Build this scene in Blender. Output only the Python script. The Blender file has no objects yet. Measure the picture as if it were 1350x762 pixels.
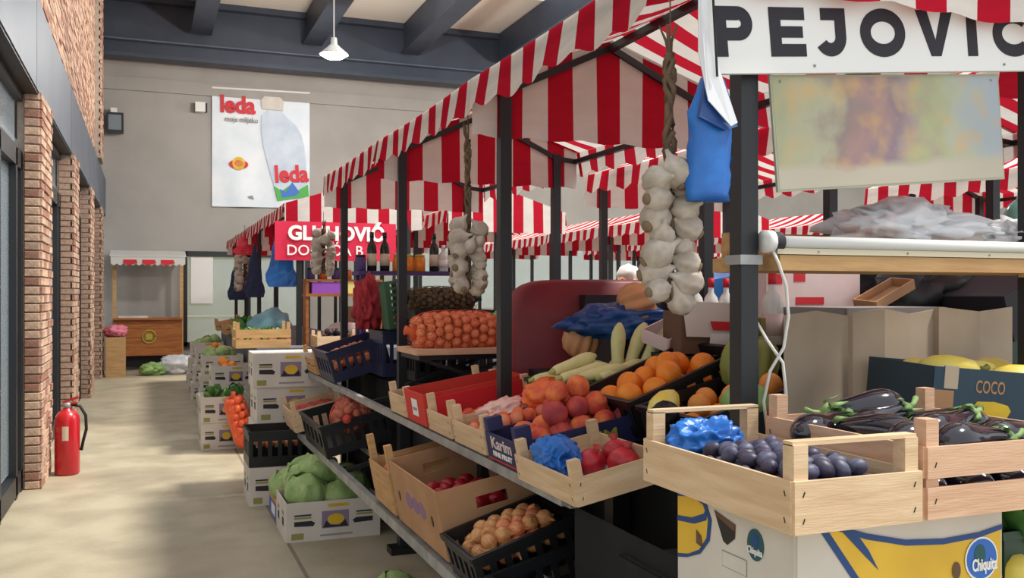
import bpy, bmesh, math, random
from mathutils import Vector, Matrix, Euler, noise
random.seed(7)
scene = bpy.context.scene
COL = scene.collection
TH = math.atan(480/1230)

# ---------------------------------------------------------------- camera, world, sun, exposure
cam_d = bpy.data.cameras.new('camera'); cam = bpy.data.objects.new('camera', cam_d); COL.objects.link(cam)
cam_d.sensor_width = 36; cam_d.lens = 36*1230/1350; cam_d.shift_y = 6/1350; cam_d.clip_start = .05; cam_d.clip_end = 200
cam.location = (0, 0, 1.55); cam.rotation_euler = (math.pi/2, 0, -TH)
scene.camera = cam
world = bpy.data.worlds.new('overcast_sky'); scene.world = world; world.use_nodes = True
bg = world.node_tree.nodes['Background']; bg.inputs[0].default_value = (.90, .95, 1.0, 1); bg.inputs[1].default_value = 1.0
sun_d = bpy.data.lights.new('sun', 'SUN'); sun = bpy.data.objects.new('sun', sun_d); COL.objects.link(sun)
sun_d.energy = 3.2; sun_d.angle = math.radians(7); sun_d.color = (1.0, .95, .86)
sun.rotation_euler = Vector((-.47, .16, -.87)).to_track_quat('-Z', 'Y').to_euler(); sun.location = (8, -2, 14)
vs = scene.view_settings
vs.view_transform = 'Standard'; vs.look = 'None'; vs.gamma = 1; vs.use_curve_mapping = False; vs.exposure = 0.28

# ---------------------------------------------------------------- materials
def lin(c):
    o = []
    for x in c:
        x /= 255
        o.append(x/12.92 if x <= .04045 else ((x+.055)/1.055)**2.4)
    return (*o, 1)
MATS = {}
def mat(name, col, rough=.6, col2=None, scale=8, detail=4, bump=0, bscale=None, metal=0, trans=0, alpha=1, emit=0, coat=0, stretch=None, sss=0):
    if name in MATS: return MATS[name]
    m = bpy.data.materials.new(name); m.use_nodes = True; MATS[name] = m
    nt = m.node_tree; b = nt.nodes['Principled BSDF']
    b.inputs['Base Color'].default_value = lin(col); b.inputs['Roughness'].default_value = rough
    b.inputs['Metallic'].default_value = metal; b.inputs['Coat Weight'].default_value = coat
    b.inputs['Transmission Weight'].default_value = trans; b.inputs['Alpha'].default_value = alpha
    tc = nt.nodes.new('ShaderNodeTexCoord'); src = tc.outputs['Object']
    if stretch:
        mp = nt.nodes.new('ShaderNodeMapping'); mp.inputs['Scale'].default_value = stretch
        nt.links.new(src, mp.inputs[0]); src = mp.outputs[0]
    if col2:
        n = nt.nodes.new('ShaderNodeTexNoise'); n.inputs['Scale'].default_value = scale; n.inputs['Detail'].default_value = detail
        nt.links.new(src, n.inputs['Vector'])
        r = nt.nodes.new('ShaderNodeValToRGB'); r.color_ramp.elements[0].position = .35; r.color_ramp.elements[1].position = .65
        r.color_ramp.elements[0].color = lin(col); r.color_ramp.elements[1].color = lin(col2)
        nt.links.new(n.outputs[0], r.inputs[0]); nt.links.new(r.outputs[0], b.inputs['Base Color'])
    if bump:
        n2 = nt.nodes.new('ShaderNodeTexNoise'); n2.inputs['Scale'].default_value = bscale or scale*3; n2.inputs['Detail'].default_value = 5
        nt.links.new(src, n2.inputs['Vector'])
        bp = nt.nodes.new('ShaderNodeBump'); bp.inputs['Strength'].default_value = bump; bp.inputs['Distance'].default_value = .01
        nt.links.new(n2.outputs[0], bp.inputs['Height']); nt.links.new(bp.outputs[0], b.inputs['Normal'])
    if emit:
        b.inputs['Emission Color'].default_value = lin(col); b.inputs['Emission Strength'].default_value = emit
    return m
def stripe_mat(name, red, white, period=.24):
    m = bpy.data.materials.new(name); m.use_nodes = True; MATS[name] = m
    nt = m.node_tree; nt.nodes.remove(nt.nodes['Principled BSDF']); out = nt.nodes['Material Output']
    uv = nt.nodes.new('ShaderNodeUVMap'); uv.uv_map = 'UVMap'
    sp = nt.nodes.new('ShaderNodeSeparateXYZ'); nt.links.new(uv.outputs[0], sp.inputs[0])
    d = nt.nodes.new('ShaderNodeMath'); d.operation = 'DIVIDE'; d.inputs[1].default_value = period; nt.links.new(sp.outputs[0], d.inputs[0])
    f = nt.nodes.new('ShaderNodeMath'); f.operation = 'FRACT'; nt.links.new(d.outputs[0], f.inputs[0])
    g = nt.nodes.new('ShaderNodeMath'); g.operation = 'GREATER_THAN'; g.inputs[1].default_value = .5; nt.links.new(f.outputs[0], g.inputs[0])
    mx = nt.nodes.new('ShaderNodeMix'); mx.data_type = 'RGBA'; mx.inputs[6].default_value = lin(red); mx.inputs[7].default_value = lin(white)
    nt.links.new(g.outputs[0], mx.inputs[0])
    no = nt.nodes.new('ShaderNodeTexNoise'); no.inputs['Scale'].default_value = 6; nt.links.new(uv.outputs[0], no.inputs['Vector'])
    hs = nt.nodes.new('ShaderNodeHueSaturation'); nt.links.new(mx.outputs[2], hs.inputs['Color'])
    mr = nt.nodes.new('ShaderNodeMapRange'); mr.inputs[3].default_value = .86; mr.inputs[4].default_value = 1.08; nt.links.new(no.outputs[0], mr.inputs[0]); nt.links.new(mr.outputs[0], hs.inputs['Value'])
    a = nt.nodes.new('ShaderNodeBsdfDiffuse'); t = nt.nodes.new('ShaderNodeBsdfTranslucent')
    for s in (a, t): nt.links.new(hs.outputs[0], s.inputs['Color'])
    ms = nt.nodes.new('ShaderNodeMixShader'); ms.inputs[0].default_value = .3
    nt.links.new(a.outputs[0], ms.inputs[1]); nt.links.new(t.outputs[0], ms.inputs[2]); nt.links.new(ms.outputs[0], out.inputs[0])
    return m
def film_mat(name, col, alpha=.55, rough=.25):
    m = bpy.data.materials.new(name); m.use_nodes = True; MATS[name] = m
    b = m.node_tree.nodes['Principled BSDF']; b.inputs['Base Color'].default_value = lin(col); b.inputs['Alpha'].default_value = alpha; b.inputs['Roughness'].default_value = rough
    b.inputs['Subsurface Weight'].default_value = 0
    return m
STRIPE = stripe_mat('striped_awning', (188, 34, 54), (226, 220, 214))
mat('concrete', (174, 164, 140), .5, (152, 142, 120), 2.6, 12, .2, 30)
mat('plaster', (168, 164, 158), .9, (156, 152, 146), .8, 4, .1, 40)
mat('roof_panel', (232, 226, 212), .8)
mat('steel_blue', (44, 52, 66), .5, (52, 60, 74), 2)
mat('fascia', (84, 92, 106), .45, (74, 82, 95), 1.5)
mat('mortar', (176, 164, 150), .95, (156, 144, 132), 20)
mat('brick_a', (190, 158, 136), .9, (162, 130, 112), 30, bump=.4)
mat('brick_b', (212, 182, 156), .9, (184, 146, 122), 26, bump=.4)
mat('brick_c', (170, 122, 100), .9, (140, 102, 88), 30, bump=.4)
mat('black_frame', (26, 28, 32), .45)
mat('post_paint', (30, 32, 36), .4)
mat('glass', (200, 215, 225), .05, alpha=.35)
mat('silver', (168, 170, 168), .4, (140, 142, 142), 12, metal=.35)
mat('black_cloth', (11, 11, 12), .9, (16, 16, 18), 5)
mat('black_plastic', (20, 21, 24), .42)
mat('navy_plastic', (28, 34, 66), .4)
mat('green_plastic', (34, 62, 48), .45)
for nm, st in (('', (1.2, 7, 13)), ('_y', (7, 1.2, 13))):
    mat('wood_pale'+nm, (220, 192, 156), .7, (204, 172, 134), 4, 6, .15, 20, stretch=st)
    mat('wood_pink'+nm, (216, 178, 148), .7, (200, 158, 126), 4, 6, .15, 20, stretch=st)
    mat('wood_tan'+nm, (200, 160, 108), .7, (182, 140, 92), 4, 6, .1, 20, stretch=st)
mat('wood_orange', (182, 112, 52), .6, (150, 84, 36), 3, 6, .1, 20, stretch=(1, 6, 9))
mat('kraft', (180, 138, 100), .85, (168, 126, 90), 6, 4)
mat('kraft_pale', (190, 172, 150), .85, (178, 160, 138), 5, 4)
mat('kraft_dark', (104, 78, 60), .85)
mat('carton_white', (214, 208, 198), .75, (200, 194, 184), 4)
mat('carton_red', (206, 50, 40), .7)
mat('red_paper', (196, 22, 34), .6)
mat('carton_teal', (36, 60, 76), .6, (42, 68, 86), 4)
mat('carton_navy', (36, 40, 84), .6)
mat('print_dark', (40, 38, 46), .7); mat('print_grey', (150, 146, 142), .7); mat('print_yellow', (226, 190, 40), .6, (206, 168, 34), 8)
mat('print_banana', (232, 190, 60), .6, (214, 172, 52), 5); mat('print_blue', (32, 70, 128), .6); mat('print_bright_blue', (40, 104, 190), .5)
mat('print_white', (236, 236, 234), .6); mat('print_olive', (150, 144, 84), .7); mat('print_orange', (214, 128, 66), .6, (190, 104, 56), 10)
mat('print_red', (204, 30, 44), .6); mat('print_green', (76, 170, 70), .6); mat('print_teal', (30, 84, 92), .6); mat('print_purple', (140, 120, 150), .7)
mat('plum', (50, 50, 74), .5, (98, 100, 126), 34, 4); mat('plum_dark', (38, 34, 52), .45, (74, 68, 92), 30, 4)
mat('peach', (236, 134, 70), .75, (196, 62, 54), 14, 3); mat('peach_dark', (206, 84, 66), .75, (156, 52, 62), 14, 3)
mat('orange_peel', (246, 150, 40), .45, (238, 132, 32), 20, bump=.2, bscale=200)
mat('onion_skin', (184, 118, 66), .4, (210, 156, 102), 30, 4, stretch=(3, 3, .6)); mat('onion_red', (196, 104, 64), .4, (224, 144, 100), 26, stretch=(3, 3, .6))
mat('sack_onion', (208, 104, 66), .5, (232, 150, 104), 22); mat('net_orange', (220, 96, 56), .6); mat('net_red', (196, 70, 60), .6)
mat('potato', (166, 92, 72), .7, (190, 116, 88), 18)
mat('pomegranate', (190, 30, 44), .35, (160, 24, 40), 14); mat('tomato_red', (166, 24, 40), .4)
mat('cabbage', (164, 186, 116), .6, (130, 160, 92), 10, 6, .7, 26); mat('cabbage_leaf', (128, 160, 92), .6, (168, 190, 128), 11, 8, .7, 24)
mat('zucchini', (226, 222, 164), .5, (208, 206, 140), 14); mat('zucchini_end', (170, 180, 96), .6)
mat('eggplant', (24, 18, 32), .12, coat=.6); mat('eggplant_green', (138, 168, 104), .6, (96, 130, 72), 20)
mat('squash_yellow', (238, 206, 66), .4, (226, 216, 130), 9); mat('squash_stem', (108, 112, 50), .7)
mat('pumpkin_tan', (214, 160, 112), .6, (196, 138, 92), 8); mat('pumpkin_green', (150, 156, 84), .6, (128, 138, 70), 8)
mat('garlic', (196, 186, 172), .6, (160, 146, 132), 18, 4); mat('garlic_root', (124, 102, 80), .9); mat('straw', (116, 94, 72), .9, (86, 70, 54), 20)
mat('bag_blue', (38, 118, 204), .38, (24, 88, 168), 6); mat('bag_blue_dark', (24, 66, 128), .4, (30, 84, 150), 6)
film_mat('bag_clear', (240, 242, 246), .72); film_mat('bag_white', (232, 234, 238), .85); film_mat('bag_teal', (110, 158, 170), .85)
mat('paper_white', (232, 230, 226), .8); mat('foam_pink', (226, 206, 204), .8, (214, 190, 188), 4)
mat('red_vinyl', (128, 26, 36), .5, (112, 20, 32), 4); mat('black_vinyl', (38, 28, 34), .6)
mat('extinguisher', (186, 18, 34), .3, coat=.4); mat('rubber', (22, 22, 24), .6)
mat('honey', (226, 132, 22), .2); mat('honey_dark', (196, 92, 24), .2); mat('bottle_green', (28, 38, 28), .12); mat('bottle_clear', (216, 218, 214), .15)
mat('label_cream', (206, 196, 170), .7); mat('label_gold', (170, 170, 60), .6)
mat('shelf_purple', (72, 52, 108), .5); mat('purple_card', (150, 80, 190), .6); mat('yellow_card', (232, 214, 130), .7)
mat('crimson_banner', (206, 24, 66), .6); mat('leaf_green', (60, 110, 50), .55, (90, 140, 64), 10); mat('leaf_pale', (150, 180, 110), .6, (120, 156, 84), 10)
mat('skin', (216, 164, 136), .6); mat('hair_white', (226, 224, 220), .8); mat('cloth_purple', (96, 84, 140), .85); mat('cloth_dark', (34, 34, 40), .9)
mat('cloth_navy', (40, 48, 78), .9); mat('cloth_mauve', (130, 112, 128), .9); mat('cloth_grey', (96, 98, 104), .9)
mat('lamp_metal', (190, 190, 186), .4); mat('lamp_glow', (255, 240, 205), .4, emit=9)
mat('wall_yellow', (206, 204, 160), .8); mat('pink_bag', (228, 128, 148), .6); mat('walnut', (120, 94, 66), .8, (84, 66, 48), 24)
mat('cable_white', (222, 220, 214), .5); mat('white_metal', (226, 226, 222), .4)

# ---------------------------------------------------------------- mesh building
class MB:
    def __init__(s): s.v = []; s.f = []; s.uv = None
    def add(s, vs, fs):
        o = len(s.v); s.v += [tuple(p) for p in vs]; s.f += [tuple(i+o for i in f) for f in fs]; return s
    def box(s, c, d, R=None):
        x, y, z = d[0]/2, d[1]/2, d[2]/2
        pts = [Vector((a*x, b*y, e*z)) for e in (-1, 1) for b in (-1, 1) for a in (-1, 1)]
        if R is not None: pts = [R @ p for p in pts]
        return s.add([p+Vector(c) for p in pts], [(0, 2, 3, 1), (4, 5, 7, 6), (0, 1, 5, 4), (2, 6, 7, 3), (0, 4, 6, 2), (1, 3, 7, 5)])
    def bx(s, x0, x1, y0, y1, z0, z1): return s.box(((x0+x1)/2, (y0+y1)/2, (z0+z1)/2), (x1-x0, y1-y0, z1-z0))
    def bar(s, p, q, w, h=None):
        p = Vector(p); q = Vector(q); d = q-p; h = h or w
        R = d.to_track_quat('X', 'Z').to_matrix()
        return s.box((p+q)/2, (d.length, w, h), R)
    def tube(s, pts, r, n=8, cap=True):
        pts = [Vector(p) for p in pts]; N = len(pts); rr = r if isinstance(r, (list, tuple)) else [r]*N
        vs = []; up = Vector((.13, .31, .94))
        for i, p in enumerate(pts):
            t = (pts[min(i+1, N-1)]-pts[max(i-1, 0)]).normalized()
            a = t.cross(up)
            if a.length < .05: a = t.cross(Vector((1, 0, 0)))
            a.normalize(); b = t.cross(a)
            for k in range(n):
                w = 2*math.pi*k/n; vs.append(p+(a*math.cos(w)+b*math.sin(w))*rr[i])
        fs = [(i*n+k, i*n+(k+1) % n, (i+1)*n+(k+1) % n, (i+1)*n+k) for i in range(N-1) for k in range(n)]
        if cap: fs += [tuple(range(n))[::-1], tuple((N-1)*n+k for k in range(n))]
        return s.add(vs, fs)
    def lathe(s, prof, n=16, M=None, ribs=0, ribamp=0):
        vs = []
        for r, z in prof:
            for k in range(n):
                w = 2*math.pi*k/n; q = r*(1-ribamp*abs(math.sin(ribs*w/2))**.5*0 - ribamp*(.5+.5*math.cos(ribs*w))) if ribs else r
                p = Vector((q*math.cos(w), q*math.sin(w), z)); vs.append(M @ p if M is not None else p)
        N = len(prof)
        fs = [(i*n+k, i*n+(k+1) % n, (i+1)*n+(k+1) % n, (i+1)*n+k) for i in range(N-1) for k in range(n)]
        fs += [tuple(range(n))[::-1], tuple((N-1)*n+k for k in range(n))]
        return s.add(vs, fs)
    def ball(s, c, r, n=12, m=8, wob=0, seed=0):
        if not isinstance(r, (tuple, list)): r = (r, r, r)
        vs = []; c = Vector(c)
        for i in range(m+1):
            ph = math.pi*i/m
            for k in range(n):
                w = 2*math.pi*k/n; d = Vector((math.sin(ph)*math.cos(w), math.sin(ph)*math.sin(w), -math.cos(ph)))
                q = 1+wob*noise.noise(d*2.2+Vector((seed*3.1, seed, 0))) if wob else 1
                vs.append(c+Vector((d.x*r[0], d.y*r[1], d.z*r[2]))*q)
        return s.add(vs, [(i*n+k, i*n+(k+1) % n, (i+1)*n+(k+1) % n, (i+1)*n+k) for i in range(m) for k in range(n)])
    def poly(s, pts): return s.add(pts, [tuple(range(len(pts)))])
    def slab(s, pts, nrm, t):
        n = len(pts); d = Vector(nrm)*t; A = [Vector(p) for p in pts]
        return s.add(A+[p+d for p in A], [tuple(range(n))[::-1], tuple(range(n, 2*n))]+[(i, (i+1) % n, n+(i+1) % n, n+i) for i in range(n)])
    def mesh(s, name, m, smooth=False):
        me = bpy.data.meshes.new(name); me.from_pydata(s.v, [], s.f); me.update()
        bm = bmesh.new(); bm.from_mesh(me); bmesh.ops.recalc_face_normals(bm, faces=bm.faces)
        bm.to_mesh(me); bm.free()
        if m is not None: me.materials.append(MATS[m] if isinstance(m, str) else m)
        if smooth: me.polygons.foreach_set('use_smooth', [True]*len(me.polygons))
        if s.uv:
            l = me.uv_layers.new(name='UVMap')
            for lp in me.loops: l.data[lp.index].uv = s.uv[lp.vertex_index]
        return me
    def build(s, name, m, parent=None, smooth=False): return put(name, s.mesh(name, m, smooth), parent)
def put(name, me, parent=None, M=None):
    o = bpy.data.objects.new(name, me); COL.objects.link(o)
    if parent is not None: o.parent = parent
    if M is not None: o.matrix_local = M
    return o
def tag(o, label=None, cat=None, group=None, kind=None):
    if label: o['label'] = label
    if cat: o['category'] = cat
    if group: o['group'] = group
    if kind: o['kind'] = kind
    return o
def thing(name, label, cat, loc=(0, 0, 0), rot=(0, 0, 0), group=None, kind=None):
    o = bpy.data.objects.new(name, None); COL.objects.link(o); o.location = loc; o.rotation_euler = rot; o.empty_display_size = .1
    return tag(o, label, cat, group, kind)
def kids(o): return [c for c in COL.objects if c.parent is o]
def dup(root, M, label=None, group=None):
    r = root.copy(); COL.objects.link(r); r.matrix_world = M
    if label: r['label'] = label
    if group: r['group'] = group
    for ch in CH.get(root.name, []):
        c = ch.copy(); COL.objects.link(c); c.parent = r
        for g in CH.get(ch.name, []):
            d = g.copy(); COL.objects.link(d); d.parent = c
    return r
CH = {}
TEMPL = {}
def spawn(key, builder, M, label, cat, group=None):
    """first use builds the thing with its parts, later uses copy it"""
    if key not in TEMPL:
        r = builder(); TEMPL[key] = r
        CH[r.name] = [c for c in COL.objects if c.parent is r]
        for c in CH[r.name]: CH[c.name] = [g for g in COL.objects if g.parent is c]
        r.matrix_world = M; tag(r, label, cat, group); return r
    r = dup(TEMPL[key], M, label)
    if group: r['group'] = group
    elif 'group' in r: del r['group']
    r['category'] = cat
    return r
def TRS(loc, rot=(0, 0, 0), sc=1.0):
    S = Matrix.Scale(sc, 4) if not isinstance(sc, (tuple, list)) else Matrix.Diagonal((*sc, 1))
    return Matrix.Translation(loc) @ Euler(rot).to_matrix().to_4x4() @ S
def rnd(a): return random.uniform(-a, a)
def text(body, size, bold, m, parent, M, name='lettering', extrude=.0008, spacing=1.0, width=None, shear=0):
    c = bpy.data.curves.new(name, 'FONT'); c.body = body; c.size = size; c.offset = bold; c.extrude = extrude; c.align_x = 'CENTER'; c.align_y = 'CENTER'
    c.space_character = spacing; c.resolution_u = 3; c.shear = shear
    t = bpy.data.objects.new('tmp', c); COL.objects.link(t)
    dg = bpy.context.evaluated_depsgraph_get(); me = bpy.data.meshes.new_from_object(t.evaluated_get(dg))
    bpy.data.objects.remove(t); bpy.data.curves.remove(c)
    if width:
        xs = [v.co.x for v in me.vertices]; k = width/(max(xs)-min(xs)); me.transform(Matrix.Diagonal((k, 1, 1, 1)))
    me.materials.clear(); me.materials.append(MATS[m])
    return put(name, me, parent, M)
FRONT = Matrix.Rotation(math.pi/2, 4, 'X')                                     # text plane facing -Y
LEFT = Matrix.Rotation(-math.pi/2, 4, 'Z') @ Matrix.Rotation(math.pi/2, 4, 'X')  # text plane facing -X
# ---------------------------------------------------------------- the hall
def S(name, mb, m, parent=None):
    o = mb.build(name, m, parent)
    if parent is None: o['kind'] = 'structure'
    return o
S('floor', MB().bx(-4.5, 34, -4, 26, -.15, 0), 'concrete')
YB = 20.7
MB().bx(.80, .822, -3, 20, .0004, .0012).build('expansion_joint', mat('joint', (122, 112, 96), .9), bpy.data.objects['floor'])
# back wall with two glazed openings
bw = thing('wall_back', None, None, (0, 0, 0), kind='structure')
mb = MB()
for x0, x1, z0, z1 in ((-4.5, .72, 0, 8), (.72, 3.3, 2.4, 8), (.72, 3.3, 0, .45), (3.3, 5.4, 0, 8), (5.4, 17, 2.75, 8), (5.4, 17, 0, 1.2), (17, 34, 0, 8)):
    mb.bx(x0, x1, YB, YB+.2, z0, z1)
S('plaster_face', mb, 'plaster', bw)
S('ledge', MB().bx(-.9, 34, YB-.06, YB-.002, 5.72, 5.98), 'plaster', bw)
w1 = thing('window_1', None, None, (0, YB, 0), kind='structure')
for x in (.72, 2.0, 3.26): S('window_frame', MB().bx(x-.05, x+.05, -.06, .1, .45, 2.42), 'black_frame', w1)
for z in (.48, 2.39): S('window_frame', MB().bx(.67, 3.31, -.06, .1, z-.06, z+.05), 'black_frame', w1)
for x in (1.36, 2.63): S('pane', MB().bx(x-.58, x+.58, .02, .03, .54, 2.34), 'glass', w1)
w2 = thing('window_2', None, None, (0, YB, 0), kind='structure')
for i in range(10):
    x = 5.4+i*1.29; S('window_frame', MB().bx(x-.04, x+.04, -.03, .1, 1.2, 2.75), 'black_frame', w2)
for i in range(9): S('pane', MB().bx(5.46+i*1.29, 6.63+i*1.29, .02, .03, 1.22, 2.73), 'glass', w2)
S('wall_back_room', MB().bx(-2, 34, 23.4, 23.6, 0, 2.9), 'wall_yellow')
t = thing('office_desk', 'pale yellow desk behind the far window', 'desk', (1.4, 22.2, 0))
MB().bx(-.8, .8, -.35, .35, .98, 1.04).build('desk_top', 'yellow_card', t)
for sx in (-.74, .74): MB().bx(sx-.05, sx+.05, -.3, .3, 0, .98).build('side_panel', 'wall_yellow', t)
o = MB().bx(-.22, .22, -.006, 0, -.52, .52).build('notice_sheet', 'paper_white'); o.location = (1.06, YB-.02, 1.86)
tag(o, 'white paper notice taped inside the black-framed far window', 'notice')
# roof, girder, rafters
S('ceiling', MB().bx(-4.5, 34, 17.2, 21, 7.42, 7.6), 'roof_panel')
g = thing('trim_1', None, None, (0, 0, 0), kind='structure')
S('girder_web', MB().bx(-4.5, 34, 19.9, 20.0, 6.25, 7.3), 'steel_blue', g)
S('flange', MB().bx(-4.5, 34, 19.72, 20.12, 6.2, 6.27), 'steel_blue', g)
S('flange', MB().bx(-4.5, 34, 19.72, 20.12, 6.52, 6.55), 'fascia', g)
S('flange', MB().bx(-4.5, 34, 19.72, 20.12, 7.3, 7.42), 'steel_blue', g)
for i, x in enumerate((-1.05, 1.0, 3.2, 5.3, 7.5, 9.8)):
    rf = thing('trim_%d' % (i+2), None, None, (x, 19.7, 7.1), kind='structure')
    S('rafter', MB().bx(-.13, .13, -9, 0, -.32, .3), 'steel_blue', rf)
    S('rafter_flange', MB().bx(-.2, .2, -9, 0, -.36, -.32), 'steel_blue', rf)
# left wall: brick pillars, glazed shop doors, fascia, upper brickwork
BR = []
for i, m in enumerate(('brick_a', 'brick_b', 'brick_c')):
    mb = MB().box((0, 0, 0), (.036, .222, .058)); me = mb.mesh('brick', m)
    bm = bmesh.new(); bm.from_mesh(me); bmesh.ops.bevel(bm, geom=bm.edges, offset=.004, segments=1, affect='EDGES'); bm.to_mesh(me); bm.free(); BR.append(me)
BRH = []
for i, m in enumerate(('brick_a', 'brick_b', 'brick_c')):
    mb = MB().box((0, 0, 0), (.036, .106, .058)); me = mb.mesh('brick', m)
    bm = bmesh.new(); bm.from_mesh(me); bmesh.ops.bevel(bm, geom=bm.edges, offset=.004, segments=1, affect='EDGES'); bm.to_mesh(me); bm.free(); BRH.append(me)
def brick_stuff(name, parent, x, y0, y1, z0, z1, near=None):
    """courses of bricks on an aisle-facing face, joined by colour"""
    mbs = [MB(), MB(), MB()]; r = random.Random(int(y0*10))
    z = z0+.035; row = 0
    while z < z1:
        y = y0+.115-(row % 2)*.115
        while y < y1:
            a, b = max(y-.111, y0), min(y+.111, y1)
            if b-a > .03: mbs[r.choice((0, 0, 1, 1, 2))].bx(x-.02, x+.016+r.uniform(-.004, .006), a, b, z-.029, z+.029)
            y += .233
        z += .07; row += 1
    for mbq, m in zip(mbs, ('brick_a', 'brick_b', 'brick_c')):
        q = mbq.build(name, m, parent); q['kind'] = 'stuff'
PX = -.8
wl = thing('wall_left', None, None, (0, 0, 0), kind='structure')
for j, y0 in enumerate((4.75, 8.25, 11.7, 15.15, 18.6)):
    y1 = y0+.88
    S('pillar_core', MB().bx(-.96, PX, y0+.016, y1, 0, 3.14), 'mortar', wl)
    if j == 1:
        r = random.Random(5)
        for row in range(45):
            z = .035+row*.07
            if z > 3.12: break
            off = (row % 2)*.116
            y = y0+.111-off
            while y < y1:
                half = y-.111 < y0-.01 or y+.111 > y1+.01
                yy = (y0+.055 if y-.111 < y0-.01 else y1-.055) if half else y
                put('brick', r.choice((BRH if half else BR)), wl, TRS((PX+r.uniform(-.004, .006), yy, z)))
                y += .233
            # end bricks facing down the aisle towards the viewer
            xs = (PX-.055, )
            for k, xx in enumerate(xs):
                big = False
                put('brick', r.choice(BR if big else BRH), wl, TRS((xx, y0+.012, z), (0, 0, math.pi/2)))
    else:
        brick_stuff('brick_courses', wl, PX, y0, y1, 0, 3.14)
        mbs = MB()
        for row in range(44): mbs.bx(PX-.14, PX-.004, y0, y0+.03, .006+row*.07, .064+row*.07)
        q = mbs.build('brick_courses', 'brick_a', wl); q['kind'] = 'stuff'
S('brick_backing', MB().bx(-1.2, PX-.06, -2, YB, 3.87, 8), 'mortar', wl)
brick_stuff('brick_courses', wl, PX-.06, 6.2, 17.4, 3.87, 7.9)
S('brick_backing', MB().bx(-1.2, PX+.04, 17.4, 18.3, 3.87, 8), 'mortar', wl)
brick_stuff('brick_courses', wl, PX+.04, 17.4, 18.3, 3.87, 7.9)
fa = thing('trim_9', None, None, (0, 0, 0), kind='structure')
for y in (1.1, 4.58, 8.06, 11.54, 15.02, 18.5):
    S('fascia_panel', MB().bx(-.98, PX, y-.0+.01, min(y+3.47, YB), 3.14, 3.87), 'fascia', fa)
S('fascia_soffit', MB().bx(-1.25, -.81, 0, YB, 3.125, 3.8), 'black_frame', fa)
for n, (y0, y1) in enumerate(((5.63, 8.25), (9.13, 11.7), (12.58, 15.15), (16.03, 18.6))):
    d = thing('door_%d' % (n+1), None, None, (-.97, 0, 0), kind='structure')
    for y in (y0+.03, y0+.55, (y0+y1)/2+.1, y1-.34, y1-.03): S('door_frame', MB().bx(-.05, .05, y-.045, y+.045, 0, 2.65), 'black_frame', d)
    for z in (.12, 2.62): S('door_frame', MB().bx(-.05, .05, y0, y1, z-.1, z+.05), 'black_frame', d)
    S('door_frame', MB().bx(-.05, .05, y0, y1, 3.06, 3.14), 'black_frame', d)
    S('pane', MB().bx(-.01, .0, y0+.05, y1-.05, .2, 2.55), 'glass', d)
    S('pane', MB().bx(-.01, .0, y0+.05, y1-.05, 2.68, 3.06), 'glass', d)
    S('door_handle', MB().tube([(.1, y0+.65, .9), (.1, y0+.65, 1.35)], .015), 'silver', d)
S('wall_shop', MB().bx(-4.5, -4.3, 0, YB, 0, 3.3), 'plaster')
for k, (y, z, lb) in enumerate(((9.75, 2.66, 'white box wall lamp above the door past the nearest brick pillar'), (13.2, 2.72, 'white box wall lamp above the second shop door'))):
    t = thing('wall_lamp', lb, 'lamp', (-.94, y, z))
    MB().bx(-.05, -.02, -.05, .05, -.1, .1).build('back_plate', 'white_metal', t)
    MB().lathe([(.03, -.13), (.05, -.12), (.05, .12), (.03, .13)], 14, Matrix.Translation((.03, 0, 0))).build('lamp_shade', 'white_metal', t, True)
# things on the walls
t = thing('floodlight', 'small black floodlight on the left end of the back wall', 'lamp', (-.62, YB, 5.0))
MB().bx(-.16, .16, -.3, -.1, -.2, .2).build('housing', 'black_frame', t); MB().bx(-.03, .03, -.12, 0, -.05, .05).build('bracket', 'black_frame', t)
MB().bx(-.12, .12, -.31, -.3, -.15, .15).build('lens', 'glass', t); MB().bx(-.08, .04, -.25, -.1, .2, .3).build('sensor', 'white_metal', t)
t = thing('wall_sensor', 'small white camera box left of the milk banner', 'camera', (1.02, YB, 5.45))
MB().bx(-.1, .1, -.2, -.02, -.1, .1).build('housing', 'white_metal', t); MB().bx(.1, .14, -.16, -.04, -.09, .09).build('lens', 'print_dark', t); MB().bx(-.04, .04, -.03, 0, -.04, .04).build('bracket', 'white_metal', t)
t = thing('pendant_lamp', 'lit white bell pendant lamp hanging below the dark girder', 'lamp', (2.97, 16, 5.64))
MB().lathe([(.02, .3), (.05, .29), (.06, .18), (.12, .12), (.24, .02), (.245, 0), (.23, .01), (.1, .1)], 24).build('lamp_shade', 'lamp_metal', t, True)
MB().ball((0, 0, -.0), (.21, .21, .075), 18, 10).build('bulb', 'lamp_glow', t, True)
MB().tube([(0, 0, .28), (0, 0, 1.9)], .012).build('cord', 'white_metal', t)
lp = bpy.data.lights.new('pendant_glow', 'POINT'); lp.energy = 420; lp.shadow_soft_size = .2; lo = bpy.data.objects.new('pendant_glow', lp); COL.objects.link(lo); lo.parent = t; lo.location = (0, 0, -.15); lp.color = (1, .97, .91)
for k, (x, y, lb) in enumerate(((2.97, 7.5, 'added fill light shaped as a pendant lamp above the nearest stalls'), (9.2, 7.5, 'added fill light shaped as a pendant lamp above the right-hand stalls'), (9.2, 16, 'added fill light shaped as a pendant lamp above the far right stalls'))):  # extra pendant copies, added to light the canopies and hall from above
    t2 = thing('pendant_lamp', lb, 'lamp', (x, y, 5.64))
    for c in [c for c in COL.objects if c.parent is t]: c2 = c.copy(); COL.objects.link(c2); c2.parent = t2
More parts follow.
